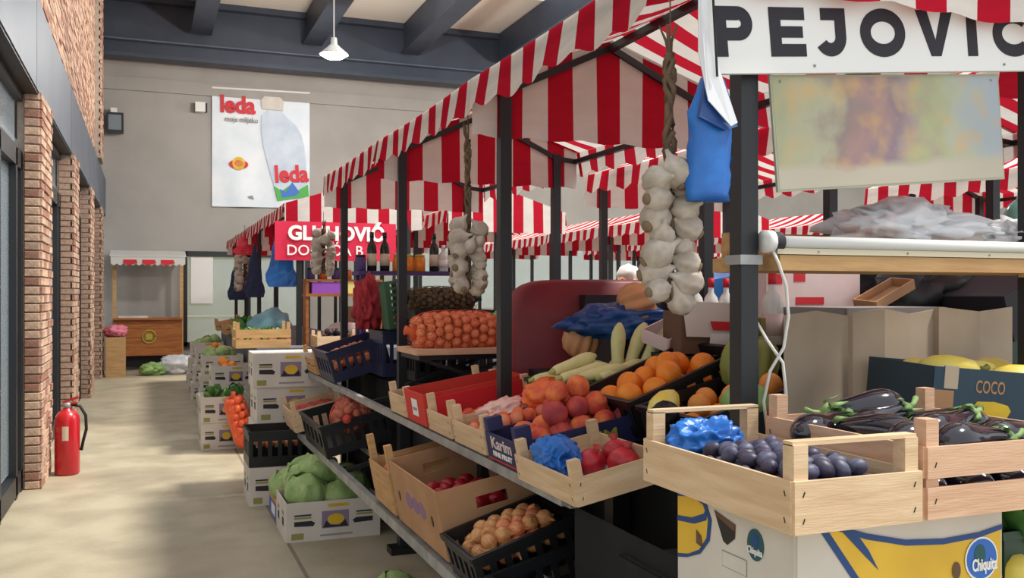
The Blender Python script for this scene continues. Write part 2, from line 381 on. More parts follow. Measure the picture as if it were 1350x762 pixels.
# milk banner
t = thing('milk_banner', 'large white hanging banner with red lettering and a milk bottle on the back wall', 'banner', (2.28, YB-.05, 4.65))
mb = MB(); n = 16
W, H = 2.04, 2.52
for i in range(n+1):
    for j in range(n+1):
        mb.v.append(((i/n-.5)*W, .02*math.sin(i*.9+j*.35)*(1-j/n), (j/n-.5)*H+.03*(i/n)))
mb.f = [(i*(n+1)+j, (i+1)*(n+1)+j, (i+1)*(n+1)+j+1, i*(n+1)+j+1) for i in range(n) for j in range(n)]
mat('banner_white', (216, 228, 236), .6, (232, 238, 242), 2)
mb.build('banner_sheet', 'banner_white', t, True)
def bpoly(name, pts, m, lay=1):
    MB().slab([(x, -.03-.004*lay, z) for x, z in pts], (0, -1, 0), .002).build(name, m, t)
def ell(cx, cz, a, b, n=24, s=0, e=2*math.pi): return [(cx+a*math.cos(s+(e-s)*k/n), cz+b*math.sin(s+(e-s)*k/n)) for k in range(n+(e-s < 6.2))]
mat('bottle_print', (186, 200, 216), .6, (204, 216, 228), 3)
bpoly('bottle_print', [(.0, .72), (.1, .78), (.13, .85), (.42, .85), (.46, .78), (.72, .55), (.84, .35), (.9, .1), (.94, -.3), (.98, -.95), (.3, -.95), (.12, -.3), (.02, .1), (-.02, .45)], 'bottle_print')
bpoly('cap_print', [(-.0, .86), (-.02, 1.05), (.05, 1.14), (.38, 1.14), (.46, 1.06), (.45, .86)], 'carton_white', 2)
bpoly('mountain_print', [(.33, -1.1), (.25, -.78), (.42, -.88), (.6, -.74), (.75, -.86), (.98, -.72), (1.0, -.98)], 'print_green', 3)
bpoly('mountain_print', [(.42, -1.03), (.38, -.84), (.5, -.9), (.64, -.68), (.8, -.9), (.7, -.98)], 'print_bright_blue', 4)
bpoly('badge_print', ell(-.48, -.35, .2, .1), 'print_red', 2); bpoly('badge_print', ell(-.48, -.33, .13, .14), 'print_yellow', 3); bpoly('badge_print', ell(-.48, -.33, .09, .07), 'print_orange', 4)
bpoly('scuff_mark', [(-.3, -1.03), (-.2, -1.0), (-.16, -1.08), (-.25, -1.06)], 'print_grey', 2)
text('leda', .5, .018, 'print_red', t, Matrix.Translation((-.5, -.045, .9)) @ FRONT, extrude=.002, width=.72)
text('moje mlijeko', .16, .002, 'print_grey', t, Matrix.Translation((-.42, -.045, .6)) @ FRONT, extrude=.002, width=.68)
text('leda', .5, .018, 'print_red', t, Matrix.Translation((.62, -.06, -.52)) @ Matrix.Rotation(-.06, 4, 'Y') @ FRONT, extrude=.002, width=.72)
MB().tube([(-1.02, -.01, 1.25), (1.02, -.01, 1.29)], .02).build('hanging_rod', 'white_metal', t)
# wooden kiosk at the far end
t = thing('wooden_kiosk', 'orange wooden kiosk counter with posts against the back wall', 'kiosk', (0, 20.2, 0))
for k in range(4): MB().bx(-.63, .65, -.02, .02, .3+k*.182, .3+k*.182+.176).build('plank', 'wood_orange', t)
for x in (-.62, .64):
    MB().bx(x-.035, x+.035, .02, .09, 0, 2.3).build('post', 'wood_tan', t)
    MB().bx(x-.05, x+.05, -.03, .25, .02, .28).build('foot', 'wood_orange', t)
MB().bx(-.64, .66, -.1, .3, 1.02, 1.06).build('counter_top', 'wood_orange', t)
MB().bx(-.55, -.0, .05, .28, 1.06, 1.1).build('tray', 'carton_white', t)
MB().bx(-.6, .62, .25, .28, .05, .3).build('back_board', 'print_dark', t)
mb = MB(); mb.tube([(.02+.13*math.cos(k*.3927), -.03, .68+.13*math.sin(k*.3927)) for k in range(17)], .012, 6).build('emblem_ring', 'label_gold', t, True)
MB().bx(-.04, .08, -.034, -.02, .62, .74).build('emblem', 'label_gold', t)
mat('awning_white', (206, 204, 198), .8)
mb = MB(); 
for k in range(12):
    x = -.68+k*.115; mb.slab([(x, -.34, 2.14), (x+.057, -.34, 2.1), (x+.115, -.34, 2.14), (x+.115, -.34, 2.3), (x, -.34, 2.3)], (0, 1, 0), .01)
mb.build('awning_valance', 'awning_white', t)
MB().slab([(-.7, -.35, 2.28), (.72, -.35, 2.28), (.72, .35, 2.42), (-.7, .35, 2.42)], (0, 0, 1), .01).build('awning_sheet', 'awning_white', t)
for k in (2, 5, 8): MB().slab([(-.68+k*.115, -.345, 2.15), (-.6+k*.115, -.345, 2.11), (-.52+k*.115+.1, -.345, 2.15), (-.52+k*.115+.08, -.345, 2.22), (-.68+k*.115, -.345, 2.22)], (0, -1, 0), .006).build('red_scallop', 'print_red', t)
t = thing('wooden_bin', 'tall pale wooden bin left of the kiosk', 'bin', (-.56, 19.0, 0))
for x0, x1, y0, y1 in ((-.17, .17, -.2, -.18), (-.17, .17, .18, .2), (-.17, -.15, -.18, .18), (.15, .17, -.18, .18)): MB().bx(x0, x1, y0, y1, 0, .74).build('side_panel', 'wood_tan', t)
MB().bx(-.15, .15, -.18, .18, .02, .05).build('base', 'wood_tan', t)
def crumple(name, m, size, seed, parent=None, sub=4, amp=.32, freq=2.0, flat=True, smooth=True):
    bm = bmesh.new(); bmesh.ops.create_icosphere(bm, subdivisions=sub, radius=1)
    for v in bm.verts:
        p = v.co.copy(); q1 = Vector((seed*7.3, seed*1.7, seed)); k = 1+.8*amp*noise.noise(p*freq+q1)+amp*.55*(.5-abs(noise.noise(p*freq*1.9+q1*2))*2)*1.3+amp*.3*(.5-abs(noise.noise(p*freq*4.1+q1*3))*2)
        v.co = Vector((p.x*size[0]*k, p.y*size[1]*k, max(p.z*size[2]*k, -.8*size[2]) if flat else p.z*size[2]*k))
    me = bpy.data.meshes.new(name); bm.to_mesh(me); bm.free(); me.materials.append(MATS[m]); me.polygons.foreach_set('use_smooth', [smooth]*len(me.polygons))
    return put(name, me, parent)
o = crumple('plastic_bag', 'pink_bag', (.2, .2, .12), 3); o.location = (-.56, 19.0, .84); tag(o, 'crumpled pink bag on top of the tall wooden bin', 'bag')
o = crumple('plastic_bag', 'bag_white', (.36, .25, .2), 5); o.location = (.55, 19.2, .16); tag(o, 'white plastic sack lying on the floor by the kiosk', 'bag')
o = crumple('plastic_bag', 'leaf_pale', (.22, .2, .13), 6); o.location = (.08, 19.0, .105); tag(o, 'pale green plastic sack on the floor before the kiosk', 'bag')
# fire extinguisher
t = thing('fire_extinguisher', 'red fire extinguisher standing on the floor by the brick pillar', 'fire extinguisher', (-.645, 8.85, 0))
MB().lathe([(.09, 0), (.1, .015), (.1, .46), (.092, .5), (.07, .535), (.035, .555), (.03, .575)], 24).build('cylinder', 'extinguisher', t, True)
MB().lathe([(.03, .57), (.034, .575), (.034, .61), (.02, .615)], 14).build('valve', 'silver', t, True)
MB().bar((-.03, 0, .62), (.09, -.02, .66), .025, .018).build('lever', 'extinguisher', t); MB().bar((-.03, 0, .6), (.08, -.02, .61), .025, .015).build('handle', 'extinguisher', t)
MB().tube([(.02, 0, .6), (.1, 0, .58), (.145, -.01, .5), (.15, -.01, .38), (.125, -.01, .28), (.11, 0, .2)], .013).build('hose', 'rubber', t, True)
mb = MB(); pts = [(.1015*math.cos(a), .1015*math.sin(a)) for a in [-1.75+.1*k-.15 for k in range(6)]]
for (x0, y0), (x1, y1) in zip(pts[:-1], pts[1:]): mb.poly([(x0, y0, .3), (x1, y1, .3), (x1, y1, .42), (x0, y0, .42)])
mb.build('paper_label', 'label_cream', t)
# ---------------------------------------------------------------- market stalls (frame and striped canopy)
def grid_cloth(name, parent, fn, nu, nv, uvfn):
    mb = MB(); mb.uv = []
    for i in range(nu+1):
        for j in range(nv+1):
            mb.v.append(tuple(fn(i/nu, j/nv))); mb.uv.append(uvfn(i/nu, j/nv))
    mb.f = [(i*(nv+1)+j, (i+1)*(nv+1)+j, (i+1)*(nv+1)+j+1, i*(nv+1)+j+1) for i in range(nu) for j in range(nv)]
    return mb.build(name, STRIPE, parent, True)
ZE, ZR = 2.475, 2.70
def stall(label, x0, x1, y0, y1, last=False, gnear=None, gfar=None, seed=0, ze=ZE, group=None, lod=1, posts=True, lead=.03):
    """posts at x0/x1, y0 (and y1 when last); ridge runs along Y; gnear/gfar = bottom height of the end cloths"""
    t = thing('market_stall', label, 'stall', (x0, y0, 0), group=group)
    w, d, ov = x1-x0, y1-y0, .15
    xm = w/2; zr = ze+ZR-ZE; r = random.Random(seed)
    ys = [0]+([d] if last else [])
    for y in ys:
        for x in (0, w):
            if posts: MB().bx(x-.026, x+.026, y-.026, y+.026, 0, ze-.02).build('post', 'post_paint', t)
            zz = ze-.045; MB().bar((x, y, zz), (xm, y, zr-.03), .035, .03).build('rafter', 'post_paint', t)
            MB().bar((x+(ov if x else -ov), y, ze-.06), (x, y, zz), .03, .03).build('rafter_tail', 'post_paint', t)
    for x in (-ov+.01, w+ov-.01): MB().bx(x-.014, x+.014, 0, d, ze-.075, ze-.045).build('eave_bar', 'post_paint', t)
    MB().bx(xm-.015, xm+.015, 0, d, zr-.05, zr-.02).build('ridge_bar', 'post_paint', t)
    e0, e1 = -lead, d+(.03 if last else 0)
    L = e1-e0; nu = max(8, int(L/.06)//lod)
    ph = r.uniform(0, .24)
    for sgn in (-1, 1):
        xe = -ov if sgn < 0 else w+ov
        def roof(u, v, xe=xe):
            y = e0+u*L; s = math.sin(math.pi*min(max(y/d, 0), 1))
            return (xe+(xm-xe)*v, y, ze+(zr-ze)*v-.05*s*math.sin(math.pi*v)-.012*s)
        grid_cloth('canopy_cloth', t, roof, nu, 6, lambda u, v: (e0+u*L+y0+ph, v))
        def val(u, v, xe=xe, sgn=sgn):
            y = e0+u*L; s = math.sin(math.pi*min(max(y/d, 0), 1)); q = (y+y0+ph)/.24
            drop = .13+.028*abs(math.cos(math.pi*q))**1.5-.006*math.sin(q*1.7)
            return (xe+sgn*(.004+v*(.012*math.sin(q*2.1+seed)+.015)), y, ze-.012*s-v*drop)
        grid_cloth('valance', t, val, max(16, int(L/.02)//lod), 4, lambda u, v: (e0+u*L+y0+ph, v))
    for zb, yy in ((gnear, e0), (gfar, e1)):
        if zb is None: continue
        def gab(u, v, yy=yy, zb=zb):
            x = -ov+u*(w+2*ov); zt = ze+(zr-ze)*(1-abs(2*u-1)); q = x/.24
            return (x, yy+(.012*math.sin(q*2.3+seed)-.004)*v, zt+(zb-zt-.014*abs(math.cos(math.pi*q)))*v)
        grid_cloth('gable_cloth', t, gab, 36//lod, 5, lambda u, v: (-ov+u*(w+2*ov)+ph, v))
    return t
I1 = (1.45, 2.48)
S1 = stall('nearest striped stall carrying the white name board', *I1, 2.05, 3.81, gnear=2.318, gfar=2.24, seed=1, lead=.12)
MB().bx(-.034, .034, -.034, .034, 1.625, 1.65).build('post_clamp', 'silver', S1)
stall('striped stall between the nearest one and the one with bottles', *I1, 3.81, 5.57, gfar=2.25, seed=2)
stall('third striped stall along the aisle, shelf of bottles under it', *I1, 5.57, 7.38, last=True, gfar=2.24, seed=3)
A = [9.75, 11.6, 13.45, 15.3, 17.1]
names = ['striped stall with the crimson name banner', 'striped stall right behind the crimson-banner stall', 'third striped stall of the far aisle row', 'farthest striped stall of the aisle row by the back wall']
for k in range(4): stall(names[k], 1.45, 2.6, A[k], A[k+1], last=k == 3, gnear=2.24 if k == 0 else None, gfar=2.24, seed=10+k, lod=2)
stall('striped stall of the second row standing right behind the printed poster', 3.35, 4.5, 1.34, 3.97, gnear=2.28, seed=20)
stall('striped stall in the second row seen right of the dark red seat', 3.35, 4.5, 3.97, 6.6, last=True, gfar=2.24, seed=21)
stall('striped stall at right, third row, over dark hanging clothes, near half', 6.05, 7.2, 3.0, 4.75, gnear=2.3, seed=22)
stall('striped stall at right, third row, over dark hanging clothes, far half', 6.05, 7.2, 4.75, 6.5, last=True, gfar=2.24, seed=23)
rows = (('second', 3.2, 4.3), ('third', 6.0, 7.1), ('fourth', 8.4, 9.5), ('fifth', 11.2, 12.4))
for ri, (rn, a, b) in enumerate(rows):
    for k in range(4):
        o = ('first', 'second', 'third', 'last')[k]
        stall('distant striped stall, %s in the %s far row from the aisle' % (o, rn), a, b, A[k], A[k+1], last=k == 3, gnear=2.24 if k == 0 else None, gfar=2.24, seed=40+ri*5+k, lod=3, group='distant striped stalls')

# crimson name banner
t = thing('name_banner', 'crimson banner with white lettering on the far aisle stall', 'banner', (1.83, 9.705, 2.09))
mb = MB(); n = 12
for i in range(n+1):
    for j in (0, 1): mb.v.append((-.63+1.26*i/n, .008*math.sin(i*1.3), -.2+.4*j))
mb.f = [(2*i, 2*i+2, 2*i+3, 2*i+1) for i in range(n)]
mb.build('banner_sheet', 'crimson_banner', t, True)
text('GLUHOVIĆ', .2, .008, 'print_white', t, Matrix.Translation((.0, -.014, .075)) @ FRONT, width=1.0)
text('DOMAĆA B', .15, .001, 'print_white', t, Matrix.Translation((-.12, -.014, -.1)) @ FRONT, width=.78)
# white name board on the nearest stall
t = thing('name_board', 'white name board with bold black lettering hung on the nearest stall', 'sign', (1.3, 1.985, 2.095), (0, -math.radians(5.4), 0))
MB().bx(0, 1.2, -.008, .008, 0, .25).build('board', 'print_white', t)
def glyph(polys, name='letter'):
    for p in polys: MB().slab([(x, -.0085, z) for x, z in p], (0, -1, 0), .0012).build(name, 'print_dark', t)
def ring(cx, cz, a, b, w, s0, s1, n=28):
    o = [(cx+a*math.cos(s0+(s1-s0)*k/n), cz+b*math.sin(s0+(s1-s0)*k/n)) for k in range(n+1)]
    q = [(cx+(a-w)*math.cos(s0+(s1-s0)*k/n), cz+(b-w)*math.sin(s0+(s1-s0)*k/n)) for k in range(n+1)]
    return [[o[k], o[k+1], q[k+1], q[k]] for k in range(n)]
def letters(items):
    Z0, Z1, w = .042, .168, .035; zm = (Z0+Z1)/2; h = Z1-Z0
    for ch, a, b in items:
        mbl = MB(); P = []
        R = lambda x0, x1, z0, z1: P.append([(x0, z0), (x1, z0), (x1, z1), (x0, z1)])
        if ch == 'P':
            R(a, a+w, Z0, Z1); r = h*.34; c = Z1-r; R(a+w, b-r, Z1-w, Z1); R(a+w, b-r, Z1-2*r, Z1-2*r+w*.9); P += ring(b-r, c, r, r, w*.95, -math.pi/2, math.pi/2)
        elif ch == 'E':
            R(a, a+w, Z0, Z1)
            for z0, x1 in ((Z0, b), (zm-w*.42, b-.008), (Z1-w*.92, b)): R(a+w, x1, z0, z0+w*(.92 if z0 != zm-w*.42 else .84))
        elif ch == 'J':
            r = (b-a)*.56; R(b-w, b, Z0+r, Z1); R(a+.012, b-w, Z1-w*.9, Z1); P += ring(b-r, Z0+r, r, r, w, -math.pi*.82, 0)
        elif ch == 'O': P += ring((a+b)/2, zm, (b-a)/2, h/2+.002, w, 0, 2*math.pi, 40)
        elif ch == 'V': m = (a+b)/2; P += [[(a, Z1), (a+w*1.15, Z1), (m, Z0+h*.34), (m, Z0), (m-w*.5, Z0)], [(m, Z0), (m+w*.5, Z0), (b, Z1), (b-w*1.15, Z1), (m, Z0+h*.34)]]
        elif ch == 'I': R(a, a+w*1.05, Z0, Z1)
        elif ch == 'Ć': P += ring((a+b)/2+.01, zm, (b-a)/2+.006, h/2+.002, w, .75, 2*math.pi-.75, 36); P.append([((a+b)/2, Z1+.01), ((a+b)/2+.02, Z1+.01), ((a+b)/2+.045, Z1+.04), ((a+b)/2+.015, Z1+.04)])
        for p in P: mbl.slab([(x, -.0085, z) for x, z in p], (0, -1, 0), .0012)
        mbl.build('letter', 'print_dark', t)
letters((('P', .022, .135), ('E', .187, .298), ('J', .338, .43), ('O', .478, .632), ('V', .672, .806), ('I', .856, .9), ('Ć', .95, 1.1)))
for x in (.32, .99): MB().ball((x, -.009, .018), .004, 8, 5).build('screw', 'silver', t)
# printed poster below the board (a plain woodland scene stands in for the printed artwork)
t = thing('printed_poster', 'faded printed woodland poster hanging below the white name board', 'poster', (1.517, 2.0, 1.812), (0, -math.radians(5.0), 0))
MB().bx(0, .795, -.004, .004, 0, .302).build('poster_sheet', mat('poster_paper', (176, 176, 158), .7, (160, 162, 140), 9), t)
# the print itself: blotches of faded woodland colours on the flat sheet, no figures
pm = bpy.data.materials.new('poster_print'); pm.use_nodes = True; MATS['poster_print'] = pm
nt = pm.node_tree; bs = nt.nodes['Principled BSDF']; bs.inputs['Roughness'].default_value = .6
tc = nt.nodes.new('ShaderNodeTexCoord'); n1 = nt.nodes.new('ShaderNodeTexNoise'); n1.inputs['Scale'].default_value = 7; n1.inputs['Detail'].default_value = 6
nt.links.new(tc.outputs['Object'], n1.inputs['Vector'])
sx = nt.nodes.new('ShaderNodeSeparateXYZ'); nt.links.new(tc.outputs['Object'], sx.inputs[0])
ad = nt.nodes.new('ShaderNodeMath'); ad.operation = 'MULTIPLY_ADD'; ad.inputs[1].default_value = .42; nt.links.new(n1.outputs[0], ad.inputs[0]); nt.links.new(sx.outputs[0], ad.inputs[2])
rp = nt.nodes.new('ShaderNodeValToRGB'); cr = rp.color_ramp
cols = [(.2, (164, 166, 132)), (.34, (178, 176, 148)), (.42, (150, 132, 128)), (.5, (170, 136, 132)), (.6, (142, 122, 132)), (.68, (164, 148, 142)), (.76, (170, 172, 132)), (.84, (176, 180, 160)), (.95, (164, 174, 184))]
cr.elements[0].position = cols[0][0]; cr.elements[0].color = lin(cols[0][1]); cr.elements[1].position = cols[-1][0]; cr.elements[1].color = lin(cols[-1][1])
for p, c in cols[1:-1]: e = cr.elements.new(p); e.color = lin(c)
nt.links.new(ad.outputs[0], rp.inputs[0])
n2 = nt.nodes.new('ShaderNodeTexNoise'); n2.inputs['Scale'].default_value = 10; n2.inputs['Detail'].default_value = 3; nt.links.new(tc.outputs['Object'], n2.inputs['Vector'])
r2 = nt.nodes.new('ShaderNodeValToRGB'); r2.color_ramp.elements[0].position = .5; r2.color_ramp.elements[0].color = (0, 0, 0, 1); r2.color_ramp.elements[1].position = .68; r2.color_ramp.elements[1].color = (.6, .6, .6, 1); nt.links.new(n2.outputs[0], r2.inputs[0])
mx = nt.nodes.new('ShaderNodeMix'); mx.data_type = 'RGBA'; nt.links.new(r2.outputs[0], mx.inputs[0]); nt.links.new(rp.outputs[0], mx.inputs[6]); mx.inputs[7].default_value = lin((206, 168, 112))
az = nt.nodes.new('ShaderNodeMath'); az.operation = 'MULTIPLY_ADD'; az.inputs[1].default_value = .05; nt.links.new(n1.outputs[0], az.inputs[0]); nt.links.new(sx.outputs[2], az.inputs[2])
gz = nt.nodes.new('ShaderNodeMapRange'); gz.inputs[1].default_value = .075; gz.inputs[2].default_value = .1; nt.links.new(az.outputs[0], gz.inputs[0])
m3 = nt.nodes.new('ShaderNodeMix'); m3.data_type = 'RGBA'; m3.inputs[6].default_value = lin((188, 180, 162)); nt.links.new(gz.outputs[0], m3.inputs[0]); nt.links.new(mx.outputs[2], m3.inputs[7]); nt.links.new(m3.outputs[2], bs.inputs['Base Color'])
MB().bx(.006, .789, -.0046, -.004, .006, .296).build('poster_print', pm, t)
for x in (.03, .765): MB().ball((x, -.005, .285), .004, 8, 5).build('pin', 'silver', t)
# ---------------------------------------------------------------- crates, cartons, tables
def wood_crate(name, label, L, W, H, M, ph=None, wood='wood_pale', handle=None, boards=1, cat='crate', group=None, staples=True):
    """L along x, W along y; ph = corner post height; handle 'y' = slats over the two short ends (running along x)"""
    t = thing(name, label, cat, group=group); t.matrix_world = M; th = .008
    gap = .018 if boards > 1 else 0; bh = (H-gap*(boards-1))/boards
    for b in range(boards):
        z0 = b*(bh+gap); z1 = z0+bh
        for s in (-1, 1):
            MB().bx(-L/2, L/2, s*W/2-th/2, s*W/2+th/2, z0, z1).build('board', wood, t)
            MB().bx(s*L/2-th/2, s*L/2+th/2, -W/2+th/2, W/2-th/2, z0, z1).build('board', wood+'_y', t)
    nb = 4; bw = (W-.01)/nb
    for k in range(nb): MB().bx(-L/2+th, L/2-th, -W/2+.005+k*bw+.003, -W/2+.005+(k+1)*bw-.003, .001, .007).build('bottom_slat', wood, t)
    ph = ph or H+.02
    for sx in (-1, 1):
        for sy in (-1, 1):
            cx, cy = sx*(L/2-th/2-.016), sy*(W/2-th/2-.016)
            MB().bx(cx-.016, cx+.016, cy-.016, cy+.016, .007, ph).build('corner_post', wood, t)
            if staples:
                for zz in (.25*H, .75*H):
                    MB().bar((cx-.002, sy*(W/2+th/2), zz-.005), (cx+.002, sy*(W/2+th/2), zz+.005), .0022).build('staple', 'print_dark', t); MB().bar((sx*(L/2+th/2), cy-.002, zz-.005), (sx*(L/2+th/2), cy+.002, zz+.005), .0022).build('staple', 'print_dark', t)
    if handle == 'y':
        for sy in (-1, 1): MB().bx(-L/2+.004, L/2-.004, sy*(W/2-.022)-.014, sy*(W/2-.022)+.014, ph-.002, ph+.006).build('handle_slat', 'wood_pale', t)
    return t
def slot_wall(mb, L, H, y, th, axis, n, z_slot=(.28, .72)):
    """a plastic wall: top and bottom rails with ribs between the slots"""
    def b(a0, a1, z0, z1):
        if axis == 'x': mb.bx(a0, a1, y-th/2, y+th/2, z0, z1)
        else: mb.bx(y-th/2, y+th/2, a0, a1, z0, z1)
    b(-L/2, L/2, 0, H*z_slot[0]); b(-L/2, L/2, H*z_slot[1], H)
    for k in range(n+1):
        c = -L/2+L*k/n; wv = L/n*.2 if 0 < k < n else L/n*.3
        b(max(c-wv, -L/2), min(c+wv, L/2), H*z_slot[0], H*z_slot[1])
def plastic_crate(label, L, W, H, M, m='black_plastic', group=None, name='plastic_crate'):
    t = thing(name, label, 'crate', group=group); t.matrix_world = M
    for s in (-1, 1):
        mb = MB(); slot_wall(mb, L, H, s*W/2, .012, 'x', 7); mb.build('side_wall', m, t)
        mb = MB(); slot_wall(mb, W-.012, H, s*L/2, .012, 'y', 5); mb.build('end_wall', m, t)
        MB().bx(-L/2-.012, L/2+.012, s*(W/2+.006)-.008, s*(W/2+.006)+.008, H-.018, H).build('rim', m, t)
        MB().bx(s*(L/2+.006)-.008, s*(L/2+.006)+.008, -W/2, W/2, H-.018, H).build('rim', m, t)
    MB().bx(-L/2, L/2, -W/2, W/2, 0, .012).build('base', m, t)
    return t
def carton(label, L, W, H, M, m='carton_white', group=None, lid=False, hole=None, name='carton', inner=None, cat='box'):
    """hole: cut a hand hole in the two long walls (w, h, z)"""
    t = thing(name, label, cat, group=group); t.matrix_world = M; th = .006
    for s in (-1, 1):
        mb = MB(); y0, y1 = s*W/2-th/2, s*W/2+th/2
        if hole:
            w, h, z = hole
            mb.bx(-L/2, L/2, y0, y1, 0, z-h/2).bx(-L/2, L/2, y0, y1, z+h/2, H).bx(-L/2, -w/2, y0, y1, z-h/2, z+h/2).bx(w/2, L/2, y0, y1, z-h/2, z+h/2)
        else: mb.bx(-L/2, L/2, y0, y1, 0, H)
        mb.build('side_wall', m, t)
        MB().bx(s*L/2-th/2, s*L/2+th/2, -W/2+th/2, W/2-th/2, 0, H).build('end_wall', m, t)
    MB().bx(-L/2+th, L/2-th, -W/2+th, W/2-th, 0, .006).build('base', m, t)
    if lid: MB().bx(-L/2+th/2, L/2-th/2, -W/2+th/2, W/2-th/2, H-.006, H+.001).build('lid', m, t)
    return t
def onface(t, face, L, W, pts, m, lay=1, name='print'):
    if face == 'front': P = [(x, -W/2-.003-.0007*lay, z) for x, z in pts]; n = (0, -1, 0)
    else: P = [(-L/2-.003-.0007*lay, -x, z) for x, z in pts]; n = (-1, 0, 0)
    return MB().slab(P, n, .0006).build(name, m, t)
def rect(x0, x1, z0, z1): return [(x0, z0), (x1, z0), (x1, z1), (x0, z1)]
def tilt(xo, yc, zo, w, ang=12, rz=0):
    """a crate of width w resting tilted: outer bottom edge at (xo, zo), rising away from the aisle"""
    a = math.radians(ang)
    return Matrix.Translation((xo+w/2*math.cos(a), yc, zo+w/2*math.sin(a))) @ Matrix.Rotation(rz, 4, 'Z') @ Matrix.Rotation(-a, 4, 'Y')
def table(label, x0, x1, y0, y1, z, skirt='black_cloth', group=None):
    t = thing('market_table', label, 'table', ((x0+x1)/2, (y0+y1)/2, 0), group=group); a, b = (x1-x0)/2, (y1-y0)/2
    MB().bx(-a, a, -b, b, z-.03, z).build('table_top', skirt, t)
    for sx in (-1, 1):
        for sy in (-1, 1): MB().bx(sx*(a-.05)-.02, sx*(a-.05)+.02, sy*(b-.05)-.02, sy*(b-.05)+.02, 0, z-.03).build('leg', 'post_paint', t)
    for s in (-1, 1):
        mb = MB(); n = 24
        for ax in (0, 1):
            Lh = b if ax else a; mbx = MB()
            for i in range(n+1):
                for j in range(2):
                    q = -Lh+2*Lh*i/n; off = .012*math.sin(i*1.9)*(1-j)
                    p = (s*(a+.006+off), q) if ax else (q, s*(b+.006+off)); mbx.v.append((*p, .03+(z-.031)*j))
            mbx.f = [(2*i, 2*i+2, 2*i+3, 2*i+1) for i in range(n)]
            mbx.build('cloth_skirt', skirt, t, True)
    return t
# ---------------------------------------------------------------- produce builders
def ballmesh(name, m, r, n=14, mm=9, wob=0, seed=0): return lambda: MB().ball((0, 0, 0), r, n, mm, wob, seed).build(name, m, None, True)
def b_peach(name, m):
    def f():
        mb = MB(); mb.ball((0, 0, 0), (.046, .046, .043), 20, 12)
        mb.v = [tuple(Vector(p)*(1-.1*max(0, 1-abs(math.atan2(p[1], p[0]))*2.6)*(1 if p[0] > 0 else 0)) - Vector((0, 0, .008 if p[2] > .04 else 0))) for p in mb.v]
        return mb.build(name, m, None, True)
    return f
def b_onion(m='onion_skin'):
    return lambda: MB().lathe([(.003, -.03), (.014, -.028), (.026, -.016), (.032, 0), (.029, .014), (.018, .025), (.007, .032), (.004, .045), (.002, .048)], 14, None).build('onion', m, None, True)
def b_pom():
    t = thing('pomegranate', None, None)
    mb = MB().ball((0, 0, 0), (.052, .052, .048), 18, 11, .06, 2); mb.build('fruit', 'pomegranate', t, True)
    MB().lathe([(.012, .04), (.011, .055), (.018, .066), (.014, .067), (.008, .056)], 10).build('crown', 'peach_dark', t, True)
    return t
def b_cabbage():
    t = thing('cabbage', None, None)
    MB().ball((0, 0, 0), (.118, .122, .108), 24, 16, .09, 4).build('head', 'cabbage', t, True)
    for k in range(4):
        a0 = k*1.57+.3; mb = MB(); n, m = 9, 9
        for i in range(n+1):
            for j in range(m+1):
                a = a0+(i/n-.5)*1.7; ph = -1.3+2.2*j/m-.25*abs(i/n-.5)**2*4*(j/m)
                rr = .124+.006*noise.noise(Vector((a*4, ph*4, k)))+.02*max(0, j/m-.85)*3+.005*math.cos((i/n-.5)*14)*(j/m)
                mb.v.append((rr*math.cos(ph)*math.cos(a), rr*math.cos(ph)*math.sin(a)*1.02, rr*math.sin(ph)*.9))
        mb.f = [(i*(m+1)+j, (i+1)*(m+1)+j, (i+1)*(m+1)+j+1, i*(m+1)+j+1) for i in range(n) for j in range(m)]
        mb.build('outer_leaf', 'cabbage_leaf', t, True)
    return t
def b_zuc():
    t = thing('zucchini', None, None); N = 12
    pts = [(-.13+.26*k/N, .014*math.sin(math.pi*k/N), 0) for k in range(N+1)]
    rr = [.012, .02, .023, .024, .025, .026, .027, .029, .031, .031, .029, .022, .008]
    MB().tube(pts, rr, 14).build('fruit', 'zucchini', t, True)
    MB().tube([(-.145, -.002, 0), (-.132, 0, 0), (-.125, 0, 0)], [.009, .011, .015], 8).build('stem', 'zucchini_end', t, True)
    return t
def b_eggplant():
    t = thing('eggplant', None, None); N = 14
    pts = [(-.1+.2*k/N, .012*math.sin(math.pi*k/N), -.008*math.sin(math.pi*k/N)) for k in range(N+1)]
    rr = [.004, .022, .033, .039, .042, .042, .041, .039, .036, .033, .030, .027, .024, .020, .012]
    MB().tube(pts, rr, 18).build('fruit', 'eggplant', t, True)
    mb = MB(); mb.tube([(.085, .004, 0), (.098, 0, 0), (.108, 0, 0)], [.0245, .017, .008], 12)
    for k in range(5):
        w = k*1.256; c, s = math.cos(w), math.sin(w)
        a = Vector((.09, .004+.0245*c, .0245*s)); b = Vector((.05, .008+.034*c, .034*s)); tdir = Vector((0, -s, c))*.011
        mb.add([a-tdir, a+tdir, b+Vector((0, c, s))*.001, a+Vector((0, c, s))*.004], [(0, 1, 3), (0, 3, 2), (1, 2, 3), (0, 2, 1)])
    c = mb.build('calyx', 'eggplant_green', t, True)
    MB().tube([(.105, 0, 0), (.125, .004, .004), (.145, .014, .008)], [.008, .006, .007], 8).build('stem', 'eggplant_green', c, True)
    return t
def b_squash():
    t = thing('squash', None, None)
    MB().lathe([(.006, -.085), (.03, -.08), (.052, -.055), (.06, -.02), (.056, .02), (.044, .055), (.032, .082), (.014, .095), (.006, .097)], 26, None, 8, .05).build('fruit', 'squash_yellow', t, True)
    MB().tube([(0, 0, .093), (.004, 0, .11), (.012, .004, .122)], [.012, .008, .01], 8).build('stem', 'squash_stem', t, True)
    return t
